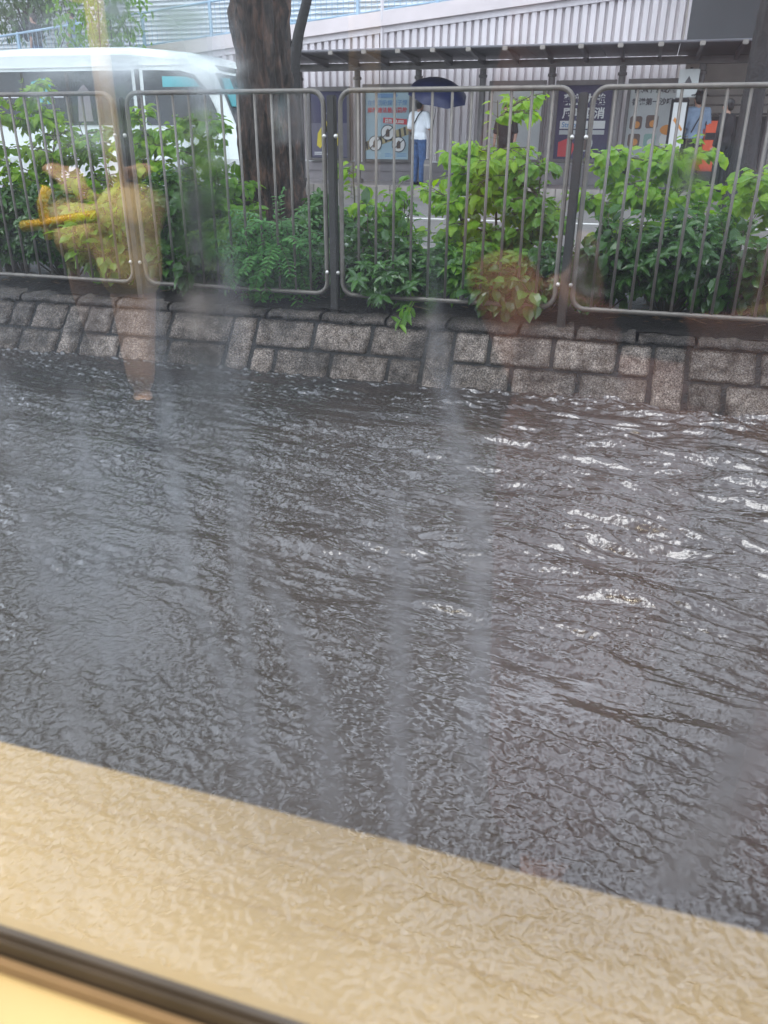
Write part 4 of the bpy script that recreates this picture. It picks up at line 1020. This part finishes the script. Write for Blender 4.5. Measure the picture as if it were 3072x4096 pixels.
mb = MB(); mb.bbox(VL(-6.215, 14.92, 1.12), VL(-6.195, 15.20, 1.34), .005); sp = mb.obj('sign_plate', M['white'], van)
text_part('固', 'lettering', .17, VL(-6.19, 14.97, 1.16), M['black'], van, rot=(PI/2, 0, PI/2), bold=.002)
mb = MB(); mb.tube([VL(-6.62, 15.24, 2.3), VL(-6.30, 15.36, 2.2), VL(-6.25, 15.38, 1.95)], .018, 6); mm_ = mb.obj('mirror', M['rubber'], van); mb = MB(); mb.bbox(VL(-6.32, 15.28, 1.72), VL(-6.24, 15.46, 2.05), .02); mb.obj('mirror_head', M['rubber'], mm_)
for x in (-11.6, -7.35):
    for y in (13.36, 15.02):
        mb = MB(); c_ = VL(x, y, .62); mb.tube([(c_[0], c_[1], c_[2]), (c_[0], c_[1]+.22, c_[2])], .36, 24); wh = shade_auto(mb.obj('wheel', M['rubber'], van))
        mb = MB(); mb.tube([(c_[0], c_[1]-.012, c_[2]), (c_[0], c_[1]+.232, c_[2])], .20, 20); mb.obj('rim', M['chrome'], wh)
for x in (-12.3,-10.9,-9.3): 
    mb = MB(); mb.tube([VL(x, 13.6, 2.70), VL(x, 14.3, 2.80)], .012, 6); mb.obj('roof_seam', M['buslow'], van)

# bollard-like yellow handrail standing? (bus interior pieces follow further down)

# ------------------------------------------------------------ people outside
def standing(name, label, loc, face, H, top_m, leg_m, sleeves='short', legs='long', skin=M['skin'], hairm=M['hair'], hat=False, arms='front', stride=0.0, strap=True):
    t = thing('person', label, 'person', loc)
    s = H/1.72; f = Vector((math.cos(face), math.sin(face), 0)); r = Vector((f.y, -f.x, 0))
    P = lambda a, b, c: (f*a + r*b)*s + Vector((0,0,c*s))
    def caps(l): return l
    hd = P(.02, 0, 1.585)
    aL = [P(0,-.19,1.40), P(-.02,-.25,1.13), P(.16,-.20,1.00)]; aR = [P(0,.19,1.40), P(.0,.25,1.12), P(.22,.16,1.16)]
    if arms == 'umbrella': aR = [P(0,.19,1.40), P(.02,.26,1.13), P(.22,.17,1.24)]
    if arms == 'down': aL = [P(0,-.19,1.40), P(0,-.25,1.12), P(.06,-.24,.88)]; aR = [P(0,.19,1.40), P(0,.25,1.12), P(.06,.24,.88)]
    fl = P(stride, -.10, .06); fr = P(-stride, .10, .06)
    body = head_caps(hd, f, s) + [(hd-Vector((0,0,.06)), .052*s, P(0,0,1.40), .06*s), ('e', P(0,0,1.22), (.10*s,.165*s,.24*s), face), ('e', P(0,0,.98), (.10*s,.15*s,.15*s), face)]
    for sg, a, ft in ((-1, aL, fl), (1, aR, fr)):
        body += [(a[0], .055*s, a[1], .042*s), (a[1], .040*s, a[2], .028*s)]
        hipp = P(0, sg*.09, .92); kn = hipp.lerp(ft, .5) + f*.02*s
        body += [(hipp, .085*s, kn, .055*s), (kn, .055*s, ft+Vector((0,0,.04)), .036*s), (ft-f*.03*s, .035*s, ft+f*.15*s-Vector((0,0,.02)), .028*s)]
        body += hand_caps(a[2], (a[2]-a[1]), f if sg > 0 else f, .7, s)
    b = organic('body', body, skin, t, .009, 3)
    up_ = [('e', P(0,0,1.20), (.125*s,.19*s,.27*s), face), ('e', P(0,0,.98), (.125*s,.175*s,.15*s), face), (P(0,-.15,1.40), .07*s, P(0,.15,1.40), .07*s), (P(0,-.08,.95), .11*s, P(0,.08,.95), .11*s)]
    for a in (aL, aR):
        e = Vector(a[0]).lerp(Vector(a[1]), .85 if sleeves == 'short' else 1)
        up_.append((a[0], .072*s, e, .066*s))
        if sleeves == 'long': up_.append((a[1], .06*s, Vector(a[1]).lerp(Vector(a[2]), .9), .045*s))
    organic('shirt', up_, top_m, t, .014, 4)
    tr = [('e', P(0,0,.93), (.115*s,.165*s,.11*s), face)]
    for sg, ft in ((-1, fl), (1, fr)):
        hipp = P(0, sg*.088, .90); kn = hipp.lerp(ft, .5) + f*.02*s; an = ft+Vector((0,0,.03))
        tr += [(hipp, .10*s, kn, .078*s)]
        if legs == 'long': tr += [(kn, .078*s, an, .068*s)]
    organic('trousers', tr, leg_m, t, .013, 4)
    for ft in (fl, fr):
        organic('shoe', [(ft-f*.05*s-Vector((0,0,.015)), .045*s, ft+f*.17*s-Vector((0,0,.025)), .035*s)], M['black'], t, .012, 3)
    organic('hair', [('e', hd - f*.018 + Vector((0,0,.045*s)), (.103*s,.087*s,.095*s), face), ('e', hd - f*.05*s - Vector((0,0,.0)), (.06*s,.078*s,.085*s), face)], hairm, t, .01, 3)
    eyes(hd, f, t)
    if hat:
        mb = MB(); mb.tube([hd+Vector((0,0,.07*s)), hd+Vector((0,0,.085*s)), hd+Vector((0,0,.09*s)), hd+Vector((0,0,.15*s))], [.17*s,.165*s,.11*s,.08*s], 20); mb.obj('hat', M['black'], t, True)
    if strap:
        mb = MB(); pts = [P(-.135,-.12,1.02), P(-.145,-.04,1.2), P(-.125,.06,1.38), P(-.04,.10,1.475), P(.09,.08,1.40)]; mb.tube(pts, .012*s, 6); mb.obj('bag_strap', M['black'], t, True)
    return t, P
# man under the umbrella seen from behind
um, P = standing('person', 'man in white short sleeved shirt and blue jeans seen from behind under a navy umbrella', (-4.92, 18.5, .47), R(68), 1.74, M['shirt'], M['jeans'], arms='umbrella')
hand = P(.30, .15, 1.28) + Vector((-4.92, 18.5, .47))
ub = thing('umbrella', 'navy blue umbrella tilted over the man in the white shirt', 'umbrella', hand)
def umbrella(t, R0=.60, top=(.22,-.05,1.0), m=M['navy']):
    ax = Vector(top); L = ax.length; q = ax.to_track_quat('Z', 'Y')
    mb = MB(); mb.tube([Vector((0,0,-.12)), ax*.98], .008, 8); mb.obj('shaft', M['chrome'], t, True)
    mb = MB(); mb.tube([q @ Vector((0,0,-.14)), q @ Vector((0,0,.02))], .014, 8); mb.obj('handle', M['black'], t, True)
    nseg, nr = 8, 10; sub = 6; mb = MB(); n = nseg*sub
    for i in range(nr+1):
        u = i/nr
        for j in range(n):
            a = 2*PI*j/n; ph = (j % sub)/sub; sag = 1-.07*math.sin(PI*ph)*u
            r_ = R0*math.sin(u*1.25)/math.sin(1.25)*sag; z = -.30*(1-math.cos(u*1.45))/(1-math.cos(1.45)) + .012*math.sin(PI*ph)*u
            mb.v.append(tuple(ax + q @ Vector((r_*math.cos(a), r_*math.sin(a), z))))
    for i in range(nr):
        for j in range(n):
            a = i*n+j; b = i*n+(j+1) % n; mb.f.append((a, b, b+n, a+n))
    c_ = mb.obj('canopy', m, t, True)
    for k in range(nseg):
        mb = MB(); pts = []
        for i in range(nr+1):
            u = i/nr; a = 2*PI*k/nseg; r_ = R0*math.sin(u*1.25)/math.sin(1.25); z = -.30*(1-math.cos(u*1.45))/(1-math.cos(1.45))-.012
            pts.append(ax + q @ Vector((r_*math.cos(a), r_*math.sin(a), z)))
        mb.tube(pts, .003, 4); mb.obj('rib', M['chrome'], t)
    mb = MB(); mb.tube([ax, ax + q @ Vector((0,0,.06))], .008, 6); mb.obj('tip', M['black'], t)
umbrella(ub, .66, (.20,-.30,.76))
standing('person', 'man in light blue shirt and dark hat by the orange red bin', (.78, 18.9, .47), R(110), 1.82, M['blueshirt'], M['black'], sleeves='long', hat=True, arms='down')
standing('person', 'person in black clothes waiting half hidden behind the tallest sapling', (-3.1, 19.0, .47), R(-100), 1.62, M['black'], M['black'], sleeves='short', arms='down', strap=False)
standing('person', 'person in black clothes standing against the thick black trunk at the right edge', (1.25, 17.3, .47), R(150), 1.62, M['black'], M['black'], sleeves='long', arms='down', strap=False)
standing('person', 'person in black top walking down the ramp at the upper left', (-16.9, 21.6, bot(-16.9)), R(185), 1.7, M['black'], M['jeans'], arms='down', strap=False, stride=.18)
standing('person', 'person in pale blue shirt walking down the ramp behind the one in black', (-15.8, 21.8, bot(-15.8)), R(185), 1.7, M['blueshirt'], M['blueshirt'], arms='down', strap=False, stride=.15)

# ------------------------------------------------------------ the bus the photo is taken from
bus = thing('passenger_bus', 'bus interior around the viewer, with a rain streaked window and pale yellow window ledge', 'bus', (0, 0, .3))
def B_(x, y, z): return (x, y, z-.3)
YG = .22; ZG = .853; XL, XR, ZT = -1.55, 1.25, 2.05
mb = MB(); mb.box(B_(XL, YG-.003, ZG), B_(XR, YG+.003, ZT)); 
# single sheet so that light crosses it once
mb = MB(); mb.add([B_(XL, YG, ZG), B_(XR, YG, ZG), B_(XR, YG, ZT), B_(XL, YG, ZT)], [(3,2,1,0)])
pane = mb.obj('window_pane', M['glass'], bus)
mb = MB()
mb.bbox(B_(XL-.05, YG-.0045, ZG-.040), B_(XR+.05, YG+.010, ZG+.007), .003); mb.bbox(B_(XL-.05, YG-.02, ZT), B_(XR+.05, YG+.012, ZT+.03), .006)
mb.bbox(B_(XL-.05, YG-.02, ZG), B_(XL, YG+.012, ZT), .006); mb.bbox(B_(XR, YG-.02, ZG), B_(XR+.05, YG+.012, ZT), .006)
mb.obj('window_gasket', M['rubber'], bus)
mb = MB(); mb.bbox(B_(-5, YG-.0085, ZG-.055), B_(4, YG-.005, ZG-.006), .0015); mb.obj('ledge_trim', M['tantrim'], bus)
mb = MB(); mb.bbox(B_(-5, .0765, ZG-.11), B_(4, YG-.0090, ZG-.013), .003)
lg = mb.obj('window_ledge', M['yellow'], bus)
mb = MB()
for y in (.112, .150): mb.box(B_(-5, y, ZG-.018), B_(4, y+.0015, ZG-.0127))
mb.obj('ledge_groove', mat('ledge_groove', (.55,.43,.22), .5), lg)
# body walls, roof, floor
mb = MB(); mb.box(B_(-5, YG-.04, .25), B_(4, YG+.006, ZG-.041)); mb.box(B_(-5, YG-.04, ZT+.031), B_(4, YG+.006, 2.75)); mb.box(B_(-5, YG-.04, ZG-.041), B_(XL-.051, YG+.006, ZT+.031)); mb.box(B_(XR+.051, YG-.04, ZG-.041), B_(4, YG+.006, ZT+.031))
mb.obj('side_wall', M['busred'], bus)
mb = MB(); mb.box(B_(-5, YG-.06, .3), B_(4, YG-.041, ZG-.12)); mb.obj('inner_panel', M['interior'], bus)
mb = MB(); mb.box(B_(-5, -2.3, 2.5), B_(4, YG-.045, 2.6)); mb.obj('ceiling', M['interior'], bus)
mb = MB(); mb.box(B_(-5, -2.3, .50), B_(4, YG-.065, .58)); mb.obj('floor', M['interior'], bus)
mb = MB(); mb.box(B_(-5, -2.4, .25), B_(4, -2.3, 2.7)); mb.box(B_(-5.1, -2.4, .25), B_(-5, YG+.04, 2.7)); mb.box(B_(4, -2.4, .25), B_(4.1, YG+.04, 2.7)); mb.obj('far_wall', M['interior'], bus)
# seats across the aisle
def bus_seat(x, y):
    t = bpy.data.objects.new('bus_seat', None); col.objects.link(t); t.parent = bus; t.location = B_(x, y, .58)
    mb = MB(); mb.bbox((-.23,-.25,.38), (.23,.25,.47), .03); shade_auto(mb.obj('cushion', M['seat'], t), 50)
    mb = MB(); mb.bbox((-.23,-.33,.40), (.23,-.25,1.0), .03); shade_auto(mb.obj('backrest', M['seat'], t), 50)
    mb = MB(); mb.bbox((-.16,-.2,0), (.16,.2,.38), .02); mb.obj('pedestal', M['steel_dark'], t)
bus_seat(-1.45, -1.64); bus_seat(-.35, -1.72)
# poles and yellow handrail
for x, y, z0, z1, lb, mm, rr in ((-.60, -1.36, 1.17, 2.5, 'short tan pole', 'tanpole', .034), (-1.20, -1.30, .58, 2.5, 'tall tan pole', 'tanpole', .022)):
    mb = MB(); mb.tube([B_(x, y, z0), B_(x, y, z1)], rr, 16); p_ = mb.obj('grab_pole', M[mm], bus, True)
mb = MB(); pts = [(-1.30,-1.08,1.085),(-1.24,-1.08,1.092),(-1.11,-1.08,1.112)]
mb.tube([B_(*p) for p in pts], .012, 12); mb.tube([B_(-1.235,-1.08,1.06), B_(-1.24,-1.08,1.09), B_(-1.24,-1.08,1.135), B_(-1.222,-1.08,1.165)], .011, 12); mb.obj('yellow_handrail', M['yellowrail'], bus, True)
# ceiling lamp strip
mb = MB(); mb.bbox(B_(-3.2, -.90, 2.455), B_(2.4, -.70, 2.499), .01); lf = mb.obj('lamp_housing', M['white'], bus)
ld = bpy.data.lights.new('ceiling_lamp', 'AREA'); ld.shape = 'RECTANGLE'; ld.size = 5.4; ld.size_y = .16; ld.energy = 170; ld.color = (1.0,.86,.66)
lo = bpy.data.objects.new('lamp_light', ld); col.objects.link(lo); lo.location = B_(-.4, -.80, 2.45); lo.parent = bus
# rain streaks running down the pane
SM = {'h': streak_mat('faint_condensation', .30, .28, (.85,.88,.94)), 'v': streak_mat('rain_streak', .17, .68), 'w': streak_mat('wet_smear', .48, .92, (.9,.95,1.0)), 'g': streak_mat('clear_run', 0.0, .92)}
ST = [
 ('v',[(-.214,1.185,.008),(-.2109,1.0961,.0108),(-.2091,1.0525,.0105),(-.2120,.945,.009)]),
 ('v',[(-.1811,1.1814,.0046),(-.1834,1.1299,.0064),(-.184,1.0693,.007),(-.1934,1.0074,.006)]),
 ('v',[(-.1475,1.245,.004),(-.1466,1.202,.0052),(-.146,1.1524,.0063),(-.146,1.117,.0073),(-.1454,1.0978,.0075),(-.1367,1.0709,.0088),(-.1303,1.055,.0078),(-.1230,.955,.0056)]),
 ('v',[(-.1175,1.235,.005),(-.1182,1.212,.0069),(-.1206,1.1555,.0067),(-.1231,1.1058,.0063),(-.1226,1.0781,.0051),(-.1255,.945,.0057)]),
 ('v',[(-.1172,1.126,.0064),(-.1097,1.1045,.0072),(-.1035,1.0863,.009),(-.0971,1.0672,.0102),(-.0907,1.0383,.0095),(-.0890,.945,.0075)]),
 ('v',[(-.0657,1.152,.0052),(-.0623,1.1221,.006),(-.0626,1.0754,.0072),(-.061,.95,.0064)]),
 ('v',[(-.0560,1.235,.0035),(-.0529,1.197,.0045),(-.0459,1.1719,.006),(-.0381,1.1427,.0068),(-.0343,1.1009,.0067),(-.031,.955,.0069)]),
 ('g',[(.0554,1.0965,.0111),(.0521,1.0421,.0138),(.0406,1.0,.0148)]),
 ('g',[(-.1237,1.268,.010),(-.1256,1.2335,.0127),(-.127,1.2141,.0131),(-.1336,1.1456,.0133)]),
 ('w',[(-.1308,1.286,.011),(-.1241,1.2728,.0111),(-.1187,1.262,.0075)]),
 ('w',[(-.1482,1.289,.0056),(-.1478,1.2722,.0089),(-.1504,1.2595,.0078)]),
 ('v',[(-.0949,1.2635,.0061),(-.0947,1.2573,.0092),(-.0947,1.2502,.0062)]),
 ('h',[(-.175,1.300,.045),(-.165,1.272,.055),(-.165,1.245,.045)]),
 ('h',[(-.20,1.16,.05),(-.19,1.10,.06),(-.19,1.04,.05)]),
 ('g',[(-.0125,1.2243,.0059),(-.0121,1.2175,.009),(-.0114,1.2116,.006)]),
 ('g',[(.0084,1.2502,.0054),(.0092,1.2452,.0077),(.0102,1.2391,.0044)]),
]
for kind, pts in ST:
    n = 18; vs = []; uvs = []
    P3 = [Vector(p) for p in pts]
    for i in range(n+1):
        t_ = i/n*(len(P3)-1); k = min(len(P3)-2, int(t_)); u = t_-k; u = u*u*(3-2*u) if len(P3) > 2 else u; c_ = P3[k].lerp(P3[k+1], u)
        wv = c_.z*(1.6 if kind == 'w' else 1.02)*(1+.12*math.sin(i*1.7)); vs += [B_(c_.x-wv, YG+.004, c_.y), B_(c_.x+wv, YG+.004, c_.y)]; uvs += [(0, i/n), (1, i/n)]
    me = bpy.data.meshes.new('rain_streak'); fs = [(2*i, 2*i+1, 2*i+3, 2*i+2) for i in range(n)]; me.from_pydata(vs, [], fs)
    ul = me.uv_layers.new(name='UVMap')
    for p in me.polygons:
        for li in p.loop_indices: ul.data[li].uv = uvs[me.loops[li].vertex_index]
    me.materials.append(SM[kind]); o = bpy.data.objects.new('rain_streak', me); col.objects.link(o); o.parent = pane
# seated passenger in khaki shorts, seen mirrored in the window
pa = thing('person', 'seated bus passenger in khaki shorts and bare legs, mirrored in the window at left', 'person', (-1.45, -1.60, .58))
pa.rotation_euler = (0, 0, R(-34))
hd = Vector((0,-.05,1.18)); kR = Vector((.05,.42,.50)); kL = Vector((-.05,.33,.46)); fR = Vector((.04,.44,.08)); fL = Vector((-.06,.06,.08))
hipR, hipL = Vector((.09,-.08,.52)), Vector((-.09,-.08,.52))
body = head_caps(hd, (0,1,0)) + [(hd-Vector((0,0,.06)), .05, Vector((0,-.08,.98)), .06), ('e', Vector((0,-.10,.80)), (.165,.10,.24)), ('e', Vector((0,-.08,.58)), (.16,.12,.12))]
for k_, h_, f_ in ((kR, hipR, fR), (kL, hipL, fL)):
    body += [(h_, .085, k_, .06), (k_, .058, k_.lerp(f_, .35), .058), (k_.lerp(f_, .35), .058, f_+Vector((0,0,.05)), .036), (f_-Vector((0,.03,.02)), .035, f_+Vector((0,.15,-.04)), .028)]
arms_ = []
for sg in (-1, 1):
    s0, e0, w0 = Vector((sg*.19,-.08,.94)), Vector((sg*.25,-.02,.68)), Vector((sg*.12,.20,.62))
    body += [(s0, .05, e0, .042), (e0, .040, w0, .028)] + hand_caps(w0, w0-e0, (-sg,.2,0), .4); arms_.append((s0, e0))
organic('body', body, M['skin2'], pa, .011, 3)
organic('shorts', [('e', Vector((0,-.08,.56)), (.16,.12,.10)), (hipR, .09, kR+Vector((0,.01,0)), .080), (hipL, .085, kL+Vector((0,.01,0)), .075), (kR, .080, kR.lerp(fR, .26), .078)], M['khaki'], pa, .012, 4)
organic('shirt', [('e', Vector((0,-.10,.80)), (.19,.125,.27)), ('e', Vector((0,-.05,.57)), (.20,.17,.15)), (Vector((-.15,-.08,.95)), .07, Vector((.15,-.08,.95)), .07)] + [(a, .068, b, .056) for a, b in arms_] + [(b, .056, Vector((math.copysign(.12, b.x), .19, .62)), .045) for a, b in arms_], M['black'], pa, .014, 4)
organic('hair', [('e', hd+Vector((0,-.02,.045)), (.087,.103,.095)), ('e', hd+Vector((0,-.05,0)), (.078,.06,.085))], M['hair'], pa, .01, 3)
eyes(hd, (0,1,0), pa)
# the viewer: seated person holding the phone, faintly mirrored low in the window
vp = thing('person', 'seated person in maroon holding a phone, faintly mirrored in the window at right', 'person', (.10, -.52, .58))
V_ = lambda x, y, z: Vector((x-.10, y+.52, z-.58))
phc = Vector((0,0,1.25)) - up*.115 - fw*.016
hL_, hR_ = phc - rt*.050, phc + rt*.050
toV = lambda p: Vector((p.x-.10, p.y+.52, p.z-.58))
vb = head_caps(V_(.08,-.50,1.72), (0,1,0)) + [(V_(.08,-.52,1.64), .05, V_(.09,-.55,1.54), .06), ('e', V_(.10,-.56,1.34), (.16,.10,.24)), ('e', V_(.10,-.54,1.08), (.16,.12,.11))]
for sg, hp in ((-1, hL_), (1, hR_)):
    wr = toV(hp) - Vector((-sg*.02, .035, .05)); el = V_(.10+sg*.24, -.46, 1.12); sh_ = V_(.10+sg*.18, -.55, 1.48)
    vb += [(sh_, .05, el, .042), (el, .040, wr, .026), (wr, .026, wr+Vector((0,.015,.03)), .026)]
    d_ = (up*.55 - rt*sg*.85).normalized(); base = toV(hp) + rt*sg*.004
    for k in range(4):
        a = base - up*(.018*k-.02) + rt*sg*.012; b1 = a + fw*.018 - rt*sg*.022; b2 = b1 - rt*sg*.022 - fw*.002
        vb += [(wr, .014, a, .011), (a, .0092, b1, .0084), (b1, .0084, b2, .007)]
    vb += [(wr, .014, base - fw*.02, .012), (base - fw*.02, .011, base - fw*.022 + up*.04, .0085)]
    vb += [(V_(.10+sg*.09,-.52,1.06), .08, V_(.10+sg*.11,-.14,1.04), .058), (V_(.10+sg*.11,-.14,1.02), .055, V_(.10+sg*.11,-.16,.67), .038), (V_(.10+sg*.11,-.19,.63), .035, V_(.10+sg*.11,-.03,.615), .028)]
organic('body', vb, mat('tanned_skin', (.32,.13,.07), .5, 0, .08, 10), vp, .0065, 2)
organic('shirt', [('e', V_(.10,-.56,1.34), (.185,.125,.27)), (V_(-.05,-.55,1.48), .07, V_(.25,-.55,1.48), .07)] + [(V_(.10+sg*.18,-.55,1.48), .066, V_(.10+sg*.235,-.47,1.16), .06) for sg in (-1, 1)], M['maroon'], vp, .013, 4)
organic('trousers', [('e', V_(.10,-.54,1.07), (.18,.14,.12))] + [c for sg in (-1, 1) for c in ((V_(.10+sg*.09,-.52,1.06), .10, V_(.10+sg*.11,-.13,1.04), .078), (V_(.10+sg*.11,-.13,1.03), .076, V_(.10+sg*.11,-.16,.68), .065))], M['maroon'], vp, .013, 4)
organic('hair', [('e', V_(.08,-.52,1.765), (.087,.103,.095))], M['hair'], vp, .01, 3); eyes(V_(.08,-.50,1.72), (0,1,0), vp)
for sg in (-1, 1): organic('shoe', [(V_(.10+sg*.11,-.21,.62), .042, V_(.10+sg*.11,0,.61), .034)], M['black'], vp, .012, 3)
ph = thing('phone', 'black phone held in both hands close to the window', 'phone', Vector((0,0,1.25)) - up*.065 - fw*.022)
ph.rotation_euler = cam.matrix_world.to_euler()
mb = MB(); mb.bbox((-.037,-.077,-.004), (.037,.057,.004), .003); mb.obj('case', M['black'], ph)
mb = MB(); mb.bbox((-.034,-.074,.0042), (.034,.054,.0052), .0004); mb.obj('screen', M['tintglass'], ph)
bus_seat(.10, -.55)
for f_ in (fR, fL): organic('shoe', [(f_+Vector((0,-.05,-.03)), .045, f_+Vector((0,.18,-.045)), .035)], M['black'], pa, .012, 3)
